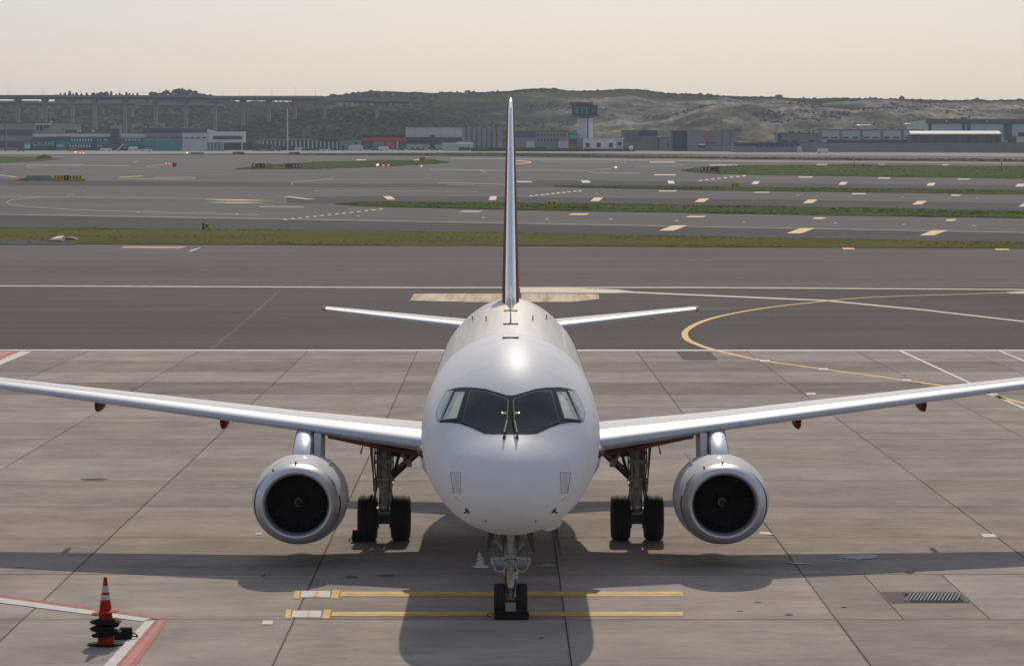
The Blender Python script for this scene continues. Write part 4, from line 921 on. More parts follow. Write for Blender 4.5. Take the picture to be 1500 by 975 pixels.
MB().add([(q.x-.22, q.y-.12, .008), (q.x+.11, q.y-.12, .008), (q.x+.11, q.y+.15, .008), (q.x-.22, q.y+.15, .008), (q.x-.10, q.y-.04, .20), (q.x+.11, q.y-.04, .20), (q.x+.11, q.y+.10, .20), (q.x-.10, q.y+.10, .20)], [(0, 3, 2, 1), (4, 5, 6, 7), (0, 1, 5, 4), (1, 2, 6, 5), (2, 3, 7, 6), (3, 0, 4, 7)]).go('chock_block', 'black', ck, bevel=.012)
MB().tube([(q.x+.11, q.y, .12), (q.x+.19, q.y, .08), (q.x+.22, q.y-.02, .04), (q.x+.15, q.y-.02, .05), (q.x+.11, q.y, .07)], .014, 6).go('handle', 'conered', ck, True)

# ---------------------------------------------------------------- airfield signs and lights
def sign(px, py, wd, ht, cols, label, name='airfield_sign', glyphs=None):
    """px,py = bottom centre in the photo; cols = [(share, material)]"""
    g = G(px, py); sc_ = g.y/F; w_, h_ = wd*sc_, ht*sc_
    t = thing(name, (g.x, g.y, g.z), label, 'airfield sign')
    tot = sum(c[0] for c in cols); x = g.x-w_/2
    for sh, m in cols:
        x1 = x+w_*sh/tot; MB().box((x, g.y-.12, g.z+h_*.22), (x1-.02, g.y+.12, g.z+h_)).go('sign_panel', m, t, bevel=.01)
        if m in ('signred', 'signyellow', 'signblack'):
            gm = {'signred': 'b_white', 'signyellow': 'signblack', 'signblack': 'signyellow'}[m]
            nn = max(1, int((x1-x)/(h_*.55)))
            for k in range(nn):
                a = x+(x1-x)*(k+.3)/nn; b = x+(x1-x)*(k+.55)/nn
                MB().box((a, g.y-.135, g.z+h_*.42), (b, g.y-.121, g.z+h_*.82)).go('sign_character', gm, t)
        x = x1
    for d in (-.35, .35): MB().cyl((g.x+d*w_, g.y, g.z), (g.x+d*w_, g.y, g.z+h_*.25), .04, .04, 6).go('post', 'darksteel', t)
    return t
sign(302, 338, 11.5, 11.5, [(3.2, 'signblack'), (8, 'signyellow')], 'small black and yellow sign on the grass strip left of the tail')
sign(808.5, 304, 14, 9.5, [(1, 'signyellow')], 'square yellow sign on the second grass strip right of the fin')
sign(1077, 277.5, 12, 9, [(1, 'signyellow')], 'square yellow sign on the thin grass strip')
sign(99.5, 265.5, 42, 8.5, [(16, 'signyellow'), (8, 'signblack'), (20, 'signyellow')], 'long yellow direction sign with black middle at the left')
sign(57, 265.3, 36, 8, [(1, 'signgrey')]*6, 'row of grey sign backs left of the long yellow sign')
sign(378.5, 247.5, 19, 8, [(8, 'signred'), (11, 'signblack')], 'red and black sign on the left tip of the grass island')
sign(394, 247.5, 9, 8, [(1, 'signgrey'), (1, 'signgrey')], 'small grey sign back beside the red and black sign')
sign(431, 248, 26, 8, [(10, 'signgreen'), (13, 'signred'), (2, 'signgrey')], 'green and red sign on the lens shaped grass island')
sign(1040, 252.5, 27, 8, [(15, 'signred'), (11, 'signgreen')], 'red and green sign at the tip of the wide right island')
sign(630, 238.3, 17, 5.6, [(1, 'signyellow')], 'long yellow sign at the right end of the lens shaped island')
sign(619, 236.5, 8, 6, [(1, 'b_ochre')], 'ochre sign back beside the far yellow sign')
sign(349, 227.2, 17, 4.6, [(6, 'signred'), (11, 'signblack')], 'red and black sign by the far service road')
sign(431, 227.3, 16, 4.6, [(9, 'b_ochre'), (7, 'signblack')], 'ochre and black sign by the far grass verge')
sign(289, 226.6, 20, 3.4, [(1, 'signgrey')], 'low grey sign far behind the left wing')
def lamp(px, py, label, m='lamp_on', r=.35):
    g = G(px, py); t = thing('airfield_lamp', g, label, 'lamp')
    MB().cyl(g, g+Vector((0, 0, .45)), .08, .08, 8).go('post', 'signyellow', t)
    MB().lathe([(0, .1), (.1, r), (.35, r), (.5, .1)], g+Vector((0, 0, .45)), 'Z', 12, 1, 1, True, True).go('lens', m, t, True)
for i, (x, y, m, r, lb) in enumerate([(553, 245.2, 'lamp_on', .45, 'bright orange lamp on the front edge of the lens shaped island'), (561.5, 246.3, 'lamp_red', .3, 'small red lamp just right of the bright orange lamp'), (569, 246, 'lamp_red', .3, 'rightmost small red lamp by the lens shaped island'),
                               (902, 249, 'lamp_on', .35, 'orange lamp at the loop marking right of the fin'), (110, 225, 'lamp_on', .5, 'orange lamp in front of the teal building'), (117, 227, 'lamp_red', .45, 'left red lamp of the pair before the teal building'), (122, 227, 'lamp_red', .45, 'right red lamp of the pair before the teal building'),
                               (274, 226.3, 'lamp_on', .45, 'orange lamp before the three teal hangar doors'), (617.5, 246.8, 'lamp_on', .2, 'faint orange lamp in line with the lens island'),
                               (243, 243.5, 'lamp_red', .3, 'left of three red lamps left of the islands'), (248, 243.5, 'lamp_red', .3, 'middle of three red lamps left of the islands'), (253, 243.5, 'lamp_red', .3, 'right of three red lamps left of the islands')]):
    lamp(x, y, lb, m, r)
g = G(255.5, 244); t = thing('equipment_box', g, 'small dark box at the end of the three red lamps', 'box'); MB().box(g+Vector((-.6, -.3, 0)), g+Vector((.6, .3, 1.0))).go('box_body', 'darksteel', t, bevel=.05); MB().box(g+Vector((-.65, -.35, 1.0)), g+Vector((.65, .35, 1.08))).go('lid', 'signgrey', t)
for x, y in ((123, 283.5),):
    g = G(x, y); t = thing('marker_post', g, 'small white marker post on the far left taxiway', 'marker'); MB().cyl(g, g+Vector((0, 0, .8)), .25, .12, 10).go('post', 'carwhite', t, True); MB().cyl(g+Vector((0, 0, .8)), g+Vector((0, 0, 1.0)), .13, .05, 10).go('cap', 'conered', t, True)
# inset lights on the pavement
for (x, y) in ((894.5, 321.5), (991, 323.8), (1090, 325.5), (1224, 327.3), (1324, 329.4), (1427, 331), (801, 322), (202, 310.8), (347, 314), (1169, 286.6), (1245, 288.4), (1322, 289), (1431, 290.6), (708, 319.3), (525, 317), (874, 283.6), (916, 238.2)):
    g = G(x, y); o = MB().lathe([(0, .24), (.05, .22), (.09, .1)], g, 'Z', 12, 1, 1, True, True).go('inset_light', 'b_lgrey', taxiway, True)
# debris / barrier on the near grass strip
g = G(84, 354); t = thing('barrier', g, 'white and orange barrier lying on the near grass strip at left', 'barrier'); MB().add([g+Vector(v) for v in ((-.7, -.3, .06), (.5, -.3, .06), (.65, .6, .06), (-.4, .6, .06), (-.6, 0, .3), (.4, -.2, .35), (.6, .5, .6), (-.1, .5, .5))], [(0, 3, 2, 1), (4, 5, 6, 7), (0, 1, 5, 4), (1, 2, 6, 5), (2, 3, 7, 6), (3, 0, 4, 7)]).go('barrier_block', 'b_cream', t); MB().box(g+Vector((-.8, -.8, .05)), g+Vector((.5, -.35, .22))).go('foot', 'orange', t, bevel=.03)
g = G(102, 351.5); t = thing('soil_heap', g, 'small brown heap beside the white barrier', 'soil heap'); MB().lathe([(.05, .9), (.15, .75), (.28, .4), (.32, .05)], g, 'Z', 14, 1, .6, True, True).go('heap', 'b_brown', t, True)

# ---------------------------------------------------------------- far buildings
class B:
    """a building standing on the ground at the row ybase; pixel boxes are set on its front wall"""
    def __init__(s, name, label, cat, x0, x1, yt, yb, depth, m, group=None, roof=None, Y=None, lift=None):
        g = G((x0+x1)/2, yb); s.Y = Y or g.y; s.z0 = zg(s.Y)
        a, b = P(x0, yt, s.Y), P(x1, yt, s.Y); s.depth = depth
        s.t = thing(name, ((a.x+b.x)/2, s.Y, s.z0), label, cat, group)
        s.x0, s.x1, s.zt = a.x, b.x, a.z
        MB().box((a.x, s.Y, s.z0-.3 if lift is None else P(x0, lift, s.Y).z), (b.x, s.Y+depth, a.z)).go('wall', m, s.t)
        MB().box((a.x-.3, s.Y-.3, a.z+.003), (b.x+.3, s.Y+depth+.3, a.z+.45)).go('roof', roof or 'b_dgrey', s.t)
    def p(s, name, x0, x1, y0, y1, m, proud=.12, thick=None, parent=None):
        a, b = P(x0, y0, s.Y), P(x1, y1, s.Y)
        zb = max(b.z, s.z0)
        th = proud+.1 if thick is None else thick
        return MB().box((a.x, s.Y-proud, zb), (b.x, s.Y-proud+th, a.z)).go(name, m, parent or s.t)
    def win(s, x0, x1, y0, y1, m='b_glass', frame='b_lgrey'):
        f = s.p('window', x0, x1, y0, y1, frame, .45); dx = min(.12, (x1-x0)*.1)
        s.p('pane', x0+dx, x1-dx, y0+.2, y1-.2, m, .50, .08, f)
    def row(s, xs, wd, y0, y1, m='b_pane', frame='b_dteal'):
        for x in xs: s.win(x, x+wd, y0, y1, m, frame)
# far left block
b = B('hangar', 'beige and grey banded hangar at the far left edge', 'hangar', -60, 49, 181, 216, 50, 'b_beige', Y=1695)
b.p('dark_band', -60, 48, 190, 198.5, 'b_dgrey', .3); b.p('dark_band', -60, 48, 207, 216, 'b_dgrey', .3)
b = B('office_block', 'grey box building with dark windows above the teal terminal', 'building', 48, 103, 180.5, 216, 40, 'b_beige', Y=1685)
b.p('white_frame', 52, 75, 181.2, 183, 'b_white', .5); b.win(53.5, 57, 183.5, 192, 'b_glass', 'b_lgrey'); b.win(58, 63.5, 183.5, 192.3, 'b_navy', 'b_white'); b.win(64, 67.5, 183, 188); b.win(68, 73, 183, 188); b.win(91, 93.5, 188, 192); b.p('rooftop_box', 72.5, 75.5, 177.5, 181, 'b_white', .2, 4); b.p('ledge', 48, 95, 194.5, 196, 'b_dteal', .4)
b = B('terminal_building', 'long teal and white terminal with a lettered dark teal panel', 'building', 48, 212, 197, 220.5, 35, 'b_teal', roof='b_lgrey')
b.p('white_fascia', 48, 212, 197, 200.5, 'b_lgrey', .5); b.p('upper_band', 48, 82, 200.5, 203.5, 'b_dgrey', .35); b.p('canopy', 82, 103.5, 200, 205, 'b_brown', .6)
b.p('upper_wall', 103.5, 163, 201.5, 207.5, 'b_dteal', .2); b.p('dark_bay', 135, 141.5, 201, 220, 'b_dgrey', .45); b.p('lower_wall', 98, 163, 211, 220, 'b_dteal', .2)
b.p('rooftop_store', 95, 163, 190, 197, 'b_dgrey', 0, 8)
for x in (113, 116.5, 134, 137): b.p('rooftop_unit', x, x+2.5, 190.6, 193.6, 'b_lgrey', .3)
sg = b.p('sign_board', 46, 81.5, 203.8, 218.5, 'b_dteal', 1.6, 1.3)
b.p('blue_annex', 36, 45.8, 208, 220, 'b_teal', 2, 8); b.p('annex_window', 37, 45, 212, 217.5, 'b_pane', 2.2, .15)
b.row([104.3+4.05*i for i in range(8)], 2.4, 203.2, 206.8); b.row([102+4.05*i for i in range(8)], 2.4, 211.8, 216.2)
b.row([142.5, 146.5, 152, 155], 2.2, 203.5, 206.6); b.row([142.5, 147], 2.2, 212, 215.5); b.win(82, 93.5, 212, 215, 'b_pane', 'b_teal'); b.row([183.5, 188, 193, 197, 203], 2.6, 203.5, 206.4); b.p('lower_wall', 176, 212, 213, 220, 'b_dteal', .2); b.p('white_fascia', 176, 212, 201, 202.4, 'b_lgrey', .3)
tw = b.p('stair_tower', 162.3, 176, 184, 220, 'b_dgrey', 2, 9); b.p('green_sign', 162.6, 175.6, 184.3, 188.3, 'b_signteal', 2.2, .15)
for r_ in range(5): b.p('tower_window', 164, 174.5, 190+r_*4.6, 192.2+r_*4.6, 'b_glass', 2.15, .1)
cu = bpy.data.curves.new('lettering', 'FONT'); cu.body = 'ÇELEBİ'; cu.size = 3.2; cu.extrude = .05; cu.align_x = 'LEFT'
to = bpy.data.objects.new('lettering_tmp', cu); C.objects.link(to); bpy.context.view_layer.update()
me = bpy.data.meshes.new_from_object(to.evaluated_get(bpy.context.evaluated_depsgraph_get())); bpy.data.objects.remove(to)
a0 = P(48, 213, b.Y); a1 = P(80, 206.5, b.Y); wds = max(v.co.x for v in me.vertices); hts = max(v.co.y for v in me.vertices)
for v in me.vertices: v.co = Vector((a0.x+v.co.x/wds*(a1.x-a0.x), b.Y-1.7-v.co.z, a0.z+v.co.y/hts*(a1.z-a0.z)))
for v in me.vertices: v.co -= WL[sg.name]
link('lettering', me, mat('letter_teal', (.22, .75, .68), .5), sg, WL[sg.name], WL[sg.name])
b = B('hangar', 'grey hangar with three teal roller doors', 'hangar', 212, 266.5, 189, 221, 40, 'b_grey', roof='b_dgrey')
b.p('dark_fascia', 212, 266.5, 189, 194.5, 'b_navy', .6)
for x in (214, 231.7, 249.6):
    d = b.p('roller_door', x, x+15.8, 206, 220.6, 'b_teal', .2); b.p('dark_lintel', x, x+15.8, 200.8, 202.8, 'b_dgrey', .3)
    for k in range(4): b.p('door_rib', x+.2, x+15.6, 208+k*3.2, 208.35+k*3.2, 'b_dteal', .28, .07, d)
b = B('warehouse', 'plain grey warehouse with four dark slit windows', 'warehouse', 267, 303.5, 190, 221, 40, 'b_lgrey'); b.p('dark_fascia', 267, 303.5, 190, 194.3, 'b_dgrey', .6)
for x in (270.5, 279, 287.5, 295.5): b.win(x, x+6.2, 201, 203)
b = B('office_block', 'white first-floor office standing on stilts over a dark undercroft', 'building', 304, 356.5, 194, 209, 14, 'b_white', Y=1600, roof='b_white', lift=208.6); b.win(312, 355, 199, 204.2, 'b_glass', 'b_grey')
for x in (307, 312, 317.5, 322.5, 326, 353.5): b.p('stilt', x, x+1.5, 209, 222, 'b_white', -.5, .6)
b.p('dark_undercroft', 327.5, 369.5, 210, 219.6, 'b_navy', -2, 8); b.p('pale_undercroft', 305, 327, 209, 221.5, 'b_lgrey', -6, 4); b.p('stair', 304, 308, 209, 221, 'b_lgrey', -3, 3)
B('shed', 'low dark shed right of the stilted white office', 'shed', 370, 398, 213, 221, 12, 'b_dgrey'); B('shed', 'pale small shed behind the low dark shed', 'shed', 371, 384, 205, 219, 12, 'b_grey', Y=1700)
b = B('terminal_pier', 'long low grey building with a row of pale columns', 'building', 384, 497, 205.5, 220.5, 20, 'b_dgrey', roof='b_grey')
for i in range(19): b.p('column', 385+6*i, 386.6+6*i, 206.5, 220, 'b_lgrey', .8, .5)
b.p('roof_box', 467, 495, 204, 207.2, 'b_navy', 1, 3); b.p('low_wing', 400, 432, 214.5, 220.5, 'b_navy', 3, 3); b.p('low_wing', 432, 443, 216, 220.5, 'b_lgrey', 3, 3)
b = B('office_block', 'grey two-storey block with dark bays left of the red roof', 'building', 497.5, 526, 206, 220.5, 20, 'b_grey')
b.win(501, 505, 212, 220); b.win(485, 488.5, 212, 220); b.win(511, 516, 212, 220); b.win(519, 524, 208, 212)
b = B('fire_station', 'low fire station under a long bright red roof', 'fire station', 527, 593, 206.2, 220, 22, 'b_dgrey', roof='b_red'); b.p('red_fascia', 529, 593.3, 202, 206.2, 'b_red', 1.2, 8); b.p('red_awning', 531, 592, 194.5, 196.5, 'b_brown', -20, 2)
b.p('orange_door', 564.5, 577.5, 208, 217, 'b_orange', .3); b.p('pale_frame', 581, 583.2, 207, 218, 'b_lgrey', .4); b.p('green_awning', 529, 593, 197, 201.6, 'b_hedge', -12, 2); b.p('grey_bay', 546, 563, 208, 219, 'b_grey', .3)
b = B('cargo_building', 'large grey box building with dark glazed middle band', 'building', 594, 677, 187, 219.3, 45, 'b_lgrey', Y=1690)
b.p('glazed_band', 594, 677, 201, 210.5, 'b_glass', .5); b.p('dark_shaft', 630, 636.5, 197.5, 219, 'b_navy', 1.5)
for i in range(14): b.p('mullion', 596+5.8*i, 596.6+5.8*i, 201, 210.5, 'b_dgrey', .7)
for x in (608, 626, 646, 666): b.p('panel_joint', x, x+.35, 187.3, 200.5, 'b_grey', .3)
b = B('shed', 'small white shed with gabled roof in front of the silos', 'shed', 649, 692, 210.5, 221, 12, 'b_lgrey', roof='b_white')
for i in range(6): b.p('post', 650+3*i, 650.7+3*i, 211, 221, 'b_white', .4)
b.p('gable', 668, 691, 208, 211.5, 'b_white', .6, 3); b.p('dark_opening', 672, 689, 215.5, 220.5, 'b_dgrey', .2)
g = G(700, 219.5); t = thing('silo_block', (P(700, 219, 1650).x, 1650, zg(1650)), 'row of tall grey silos left of the tail fin', 'silos')
s0 = None
for i, x in enumerate([680, 687.3, 694.6, 701.9, 709.2, 716.5, 723.8, 731]):
    c = P(x, 186, 1650); z0 = zg(1650); o = MB().cyl((c.x, 1650, z0-.3), (c.x, 1650, P(x, 186 if i % 2 else 188, 1650).z), 1.25, 1.25, 16).go('silo', 'b_grey', t, True)
a = P(678, 184, 1652); c = P(734, 190, 1652); MB().box((a.x, 1652, zg(1650)), (c.x, 1658, P(0, 187, 1652).z)).go('frame_building', 'b_grey', t)
for i in range(6): a = P(682+9*i, 183, 1650); MB().box((a.x-.8, 1653, a.z-2), (a.x+.8, 1655, a.z+.2)).go('rooftop_unit', 'b_dgrey', t)
b = B('office_block', 'dim grey building with blue band right of the tail fin', 'building', 754, 832, 193, 219, 30, 'b_grey', Y=1660); b.p('blue_band', 754, 785, 193.5, 201.5, 'b_blue', .3); b.p('white_box', 771, 783, 207, 218, 'b_lgrey', 3, 3); b.p('white_box', 818, 832, 206.5, 217, 'b_lgrey', 3, 3)
for i in range(9): b.win(787+4.8*i, 789.6+4.8*i, 196, 198.6, 'b_glass', 'b_dgrey')
for i in range(7): b.win(787+4.8*i, 789.6+4.8*i, 204, 206.6, 'b_glass', 'b_dgrey')
# hedge / dark fence line in front
for x0, x1, y0, y1, lb in ((690, 800, 216.5, 220, 'dark hedge line at the foot of the silos'), (800, 930, 218, 220.3, 'dark kerb fence in front of the control tower')):
    a, c = P(x0, y0, 1560), P(x1, y1, 1560); t = thing('fence', ((a.x+c.x)/2, 1560, zg(1560)), lb, 'fence')
    MB().box((a.x, 1560, zg(1560)-.2), (c.x, 1560.6, a.z)).go('fence_panel', 'b_hedge', t)
    for i in range(10): x = a.x+(c.x-a.x)*i/9; MB().box((x-.1, 1559.8, zg(1560)), (x+.1, 1559.95, a.z+.2)).go('post', 'darksteel', t)
# control tower
TY = 1585; tz = zg(TY)
t = thing('control_tower', (P(858, 218, TY).x, TY, tz), 'white control tower with dark green glazed cab', 'control tower')
def tb(name, x0, x1, y0, y1, m, d0, d1, parent=None):
    a, c = P(x0, y0, TY), P(x1, y1, TY); return MB().box((a.x, TY+d0, max(c.z, tz-.3)), (c.x, TY+d1, a.z)).go(name, m, parent or t)
tb('shaft', 846, 862.5, 173, 222, 'b_lgrey', 0, 7); tb('shaft', 862.8, 868, 173, 222, 'b_white', -.6, 6); tb('shaft_groove', 860, 861, 173.5, 205, 'b_dgrey', -.1, .2)
tb('collar', 850, 866, 171, 173, 'b_dgrey', -.3, 6); tb('balcony', 838, 878, 168.5, 171, 'b_dgrey', -4, 11); 
a = P(839, 155, TY); c = P(875, 168.5, TY)
ca_ = MB().add([(a.x, TY-2.5, c.z), (c.x-.3, TY-2.5, c.z), (c.x-.3, TY+9, c.z), (a.x, TY+9, c.z), (a.x-.5, TY-3.2, a.z), (c.x, TY-3.2, a.z), (c.x, TY+9.6, a.z), (a.x-.5, TY+9.6, a.z)], [(0, 3, 2, 1), (4, 5, 6, 7), (0, 1, 5, 4), (1, 2, 6, 5), (2, 3, 7, 6), (3, 0, 4, 7)]).go('cab', 'b_glass', t)
for i in range(7): tb('cab_pane', 840.3+3.5*i, 843+3.5*i, 156.5, 167, 'b_teal' if i % 2 else 'b_dteal', -3.4, -2.4, ca_)
for i in range(2): tb('cab_pane', 865.5+4.6*i, 869+4.6*i, 158, 165, 'b_dteal', -3.4, -2.4, ca_)
tb('roof', 834, 868, 150, 153, 'b_dgrey', -4.5, 11); tb('roof', 837, 869, 153, 155, 'b_dteal', -4, 10.5); tb('roof', 868.2, 875.5, 154, 156, 'b_dgrey', -4, 10)
tb('white_walkway', 828, 838, 164, 165.6, 'b_white', -1, 2)
b = B('office_block', 'low white annex with three dark square windows beside the tower', 'building', 854.5, 902.5, 203.5, 219.6, 16, 'b_white', Y=1572, roof='b_lgrey')
for x in (858, 874, 892): 
    b.win(x, x+5.8, 209, 216, 'b_navy', 'b_lgrey')
b = B('office_block', 'small grey extension at the right end of the white annex', 'building', 903, 913, 203.5, 218.5, 12, 'b_lgrey', Y=1580, roof='b_white'); b.win(905, 911, 208, 213)
b = B('plant_room', 'narrow teal topped plant room left of the tower shaft', 'building', 833, 845.5, 197, 219.5, 8, 'b_dgrey', Y=1580); b.p('teal_panel', 834, 845, 197.6, 203.5, 'b_signteal', .3); b.p('ochre_panel', 832.5, 845, 212.8, 217.8, 'b_ochre', .4)
b = B('warehouse', 'dark grey ribbed warehouse behind the radome', 'warehouse', 913, 963, 192, 219, 30, 'b_grey', Y=1650); b.p('blue_fascia', 936, 963, 192, 199, 'b_navy', .4)
for i in range(9): b.p('rib', 916+2.6*i, 916.8+2.6*i, 193, 208, 'b_dgrey', .3)
b = B('shed', 'pair of grey sheds with thin white roofs', 'shed', 943, 966, 201, 219.5, 12, 'b_grey', roof='b_white'); b.win(946, 953, 206, 210); b.win(956, 963, 206, 210); b.win(946, 953, 212, 216)
b = B('warehouse', 'low beige warehouse between the sheds and the dark tower block', 'warehouse', 966, 986, 202, 220, 20, 'b_grey', Y=1640); b.win(977, 980, 210, 214)
b = B('power_house', 'tall dark green cube building with vertical ribs', 'building', 985, 1007.5, 192.5, 219.5, 16, 'b_dteal', Y=1580)
for i in range(7): b.p('rib', 986.2+3*i, 987+3*i, 193, 218.5, 'b_navy', .4)
b = B('hangar', 'pale grey hangar with round red emblem', 'hangar', 1010, 1082, 192.5, 223, 40, 'b_grey', Y=1560, roof='b_grey')
c = P(1036.5, 200.5, b.Y); rg = [(2.0*math.cos(a), 2.0*math.sin(a)) for a in [i*math.pi/12 for i in range(24)]]
MB().rings([[(c.x+x*k, b.Y-q_, c.z+z*k) for x, z in rg] for k, q_ in ((1, .05), (1, .25), (.72, .25), (.72, .05))], True).go('round_emblem', 'b_red', b.t)
MB().box((c.x-1.1, b.Y-.25, c.z-.2), (c.x+.9, b.Y-.05, c.z+.35)).go('emblem_bar', 'b_red', b.t)
b.p('dark_canopy', 1033, 1049, 208.5, 210, 'b_dgrey', 1, 2); b.win(1022, 1032.5, 211, 217, 'b_navy', 'b_white'); b.p('white_canopy', 1023, 1032, 211, 213, 'b_white', 1.4, 1.2)
b.p('panel_joint', 1057, 1057.5, 193, 222, 'b_dgrey', .3); b.p('panel_joint', 1070, 1070.5, 193, 222, 'b_dgrey', .3)
b = B('office_block', 'long low blue-grey block with a dark upper window band', 'building', 1074, 1175, 210, 225, 14, 'b_grey', Y=1490, roof='b_dgrey'); b.p('window_band', 1075, 1170, 210.5, 213.6, 'b_navy', .4); b.p('white_end', 1168, 1174, 214.5, 223.5, 'b_lgrey', .5)
for i in range(8): b.win(1106+7.5*i if i else 1108, 1110+7.5*i if i else 1111, 213.6, 215.4, 'b_navy', 'b_dgrey')
b = B('office_block', 'grey block with rooftop units above the long wall', 'building', 1139, 1198, 196, 212, 20, 'b_grey', Y=1640); b.win(1146, 1154, 205, 210); b.win(1160, 1168, 205, 210); b.win(1184, 1193, 205, 208.5); b.p('dark_end', 1139, 1145, 196, 208, 'b_dgrey', .4)
for x in (1156, 1160, 1170, 1184, 1190): b.p('rooftop_unit', x, x+2.6, 192, 195.5, 'b_dgrey', 0, 3)
b = B('cargo_building', 'long grey building of repeated bays with paired slit windows', 'building', 1199, 1354, 191, 212, 30, 'b_lgrey', Y=1640)
for i in range(5):
    x = 1200+30*i; b.p('dark_pier', x, x+3.6, 191.4, 209, 'b_grey', .6); b.win(x+5, x+13, 200.5, 202.8, 'b_glass', 'b_dgrey'); b.win(x+18, x+27, 200.5, 202.8, 'b_glass', 'b_dgrey')
for i in range(9): b.p('rooftop_unit', 1216+12*i, 1220+12*i, 188.4, 190.6, 'b_lgrey', -4, 3)
a, c = P(1212, 205, 1600), P(1346, 209, 1600); t = thing('hedge', ((a.x+c.x)/2, 1600, zg(1600)), 'dark clipped hedge along the top of the long wall', 'hedge'); MB().box((a.x, 1600, zg(1600)), (c.x, 1602, a.z)).go('hedge_mass', 'b_hedge', t); MB().box((P(1240, 205, 1600).x, 1599.5, P(0, 206.5, 1600).z), (P(1262, 205, 1600).x, 1599.9, a.z)).go('red_sign', 'b_red', t)
# boundary wall built of panels
WY = 1500; a, c = P(1176, 209.5, WY), P(1640, 225, WY)
t = thing('boundary_wall', ((a.x+c.x)/2, WY, zg(WY)), 'long grey boundary wall across the right background', 'wall')
nP = 36; pm = None
for i in range(nP):
    x0 = a.x+(c.x-a.x)*i/nP; x1 = a.x+(c.x-a.x)*(i+1)/nP-.06
    if pm is None: pm = MB().box((x0, WY, zg(WY)-.3), (x1, WY+.5, a.z)).go('panel', 'b_grey', t, loc=(x0, WY, zg(WY))); q0 = x0
    else: kid(pm, t, Vector((x0, WY, zg(WY)))-WL[t.name])
MB().box((a.x-.2, WY-.1, a.z+.003), (c.x, WY+.6, a.z+.25)).go('coping', 'b_dgrey', t)
b = B('warehouse', 'long shed under a bright cream roof', 'warehouse', 1335, 1467, 197, 211, 16, 'b_dgrey', Y=1580, roof='b_cream')
a, c = P(1334, 197.2, 1580), P(1467, 191.5, 1580); MB().add([(a.x, 1579, a.z), (c.x, 1579, a.z), (c.x, 1587, c.z), (a.x, 1587, c.z), (a.x, 1596, a.z), (c.x, 1596, a.z)], [(0, 1, 2, 3), (3, 2, 5, 4), (0, 3, 4), (1, 5, 2), (0, 4, 5, 1)]).go('pitched_roof', 'b_cream', b.t)
b.win(1461, 1464.5, 200, 208, 'b_navy', 'b_dgrey')
for i in range(12): b.p('panel_joint', 1346+9.6*i, 1346.4+9.6*i, 198.5, 209.5, 'b_grey', .3)
b = B('hangar', 'huge pale hangar with dark blue door posts at the right', 'hangar', 1356, 1640, 175.5, 212, 80, 'b_lgrey', Y=1680, roof='b_dgrey'); b.p('dark_fascia', 1356, 1640, 175.5, 181, 'b_dgrey', .8)
for x, wd in ((1360, 4), (1409, 4), (1416.5, 4.5), (1470, 6), (1477, 5)): b.p('blue_post', x, x+wd, 181.4, 206, 'b_blue', .6)
b.p('brown_stack', 1477, 1488, 200, 209, 'b_brown', 2, 3); b.p('cream_block', 1488, 1520, 202, 209, 'b_cream', 2, 3); b.win(1491, 1505, 194, 200)
for x in (1386, 1445): b.p('rooftop_light', x-1.3, x+1.3, 177, 178.4, 'b_white', 1, .3)
# radome, masts, poles
g = P(924.5, 220, 1540); t = thing('radome', (g.x, 1540, zg(1540)), 'small white ball radome beside the far road', 'radome')
MB().cyl((g.x, 1540, zg(1540)), (g.x, 1540, zg(1540)+.8), .5, .5, 12).go('pedestal', 'steel', t); MB().lathe([(-1.2, .01), (-1.0, .7), (-.6, 1.05), (0, 1.22), (.6, 1.05), (1.0, .7), (1.2, .01)], (g.x, 1540, zg(1540)+1.9), 'Z', 20).go('dome', 'carwhite', t, True)
def mast(px, ytop, Y, label, r=.16, head=None, cat='mast', m='steel'):
    a = P(px, ytop, Y); z0 = zg(Y); t = thing('light_mast' if head else 'mast', (a.x, Y, z0), label, cat, 'masts on the airfield')
    MB().cyl((a.x, Y, z0-.2), (a.x, Y, a.z), r*1.3, r*.8, 8).go('pole', m, t, True)
    if head: MB().box((a.x-head, Y-.4, a.z-.2), (a.x+head, Y+.4, a.z+.5)).go('lamp_head', 'darksteel', t, bevel=.08)
    return t
mast(421, 158, 1620, 'tall pale floodlight mast against the wooded hill left of centre', .32, 1.6, m='b_lgrey')
mast(7, 180, 1560, 'dark mast before the banded hangar, leftmost', .25, m='darksteel'); mast(9.3, 184, 1560, 'pale thin mast just right of the dark one', .2)
mast(1047, 178, 1600, 'lattice mast over the emblem hangar, left one', .14, m='darksteel'); mast(1056.5, 172, 1600, 'tallest thin mast over the emblem hangar', .14, m='darksteel')
mast(1471, 198, 1510, 'pale mast in front of the cream-roofed shed end', .14, .5); mast(1406, 209, 1490, 'short pale mast before the boundary wall', .12, .5)
mast(735, 190, 1630, 'white pole between the silos and the tail fin', .2); mast(445, 188, 1600, 'thin mast behind the columned pier', .12, .4)
for px, py, yt, lb in ((1251, 246.5, 233, 'slim black and white pole on the wide right island'), (1467, 252, 234, 'second slim pole further right on the wide island')):
    g = G(px, py); a = P(px, yt, g.y); t = thing('marker_mast', g, lb, 'mast')
    MB().cyl(g, (g.x, g.y, a.z), .1, .07, 8).go('pole', 'darksteel', t); MB().cyl((g.x, g.y, a.z-.8), (g.x, g.y, a.z), .2, .2, 8).go('white_sleeve', 'carwhite', t); MB().box((g.x-.9, g.y-.1, a.z), (g.x+.9, g.y+.1, a.z+.15)).go('crossbar', 'steel', t)
    MB().cyl((g.x-.3, g.y, g.z), (g.x, g.y, g.z+1.6), .05, .05, 6).go('brace', 'steel', t)
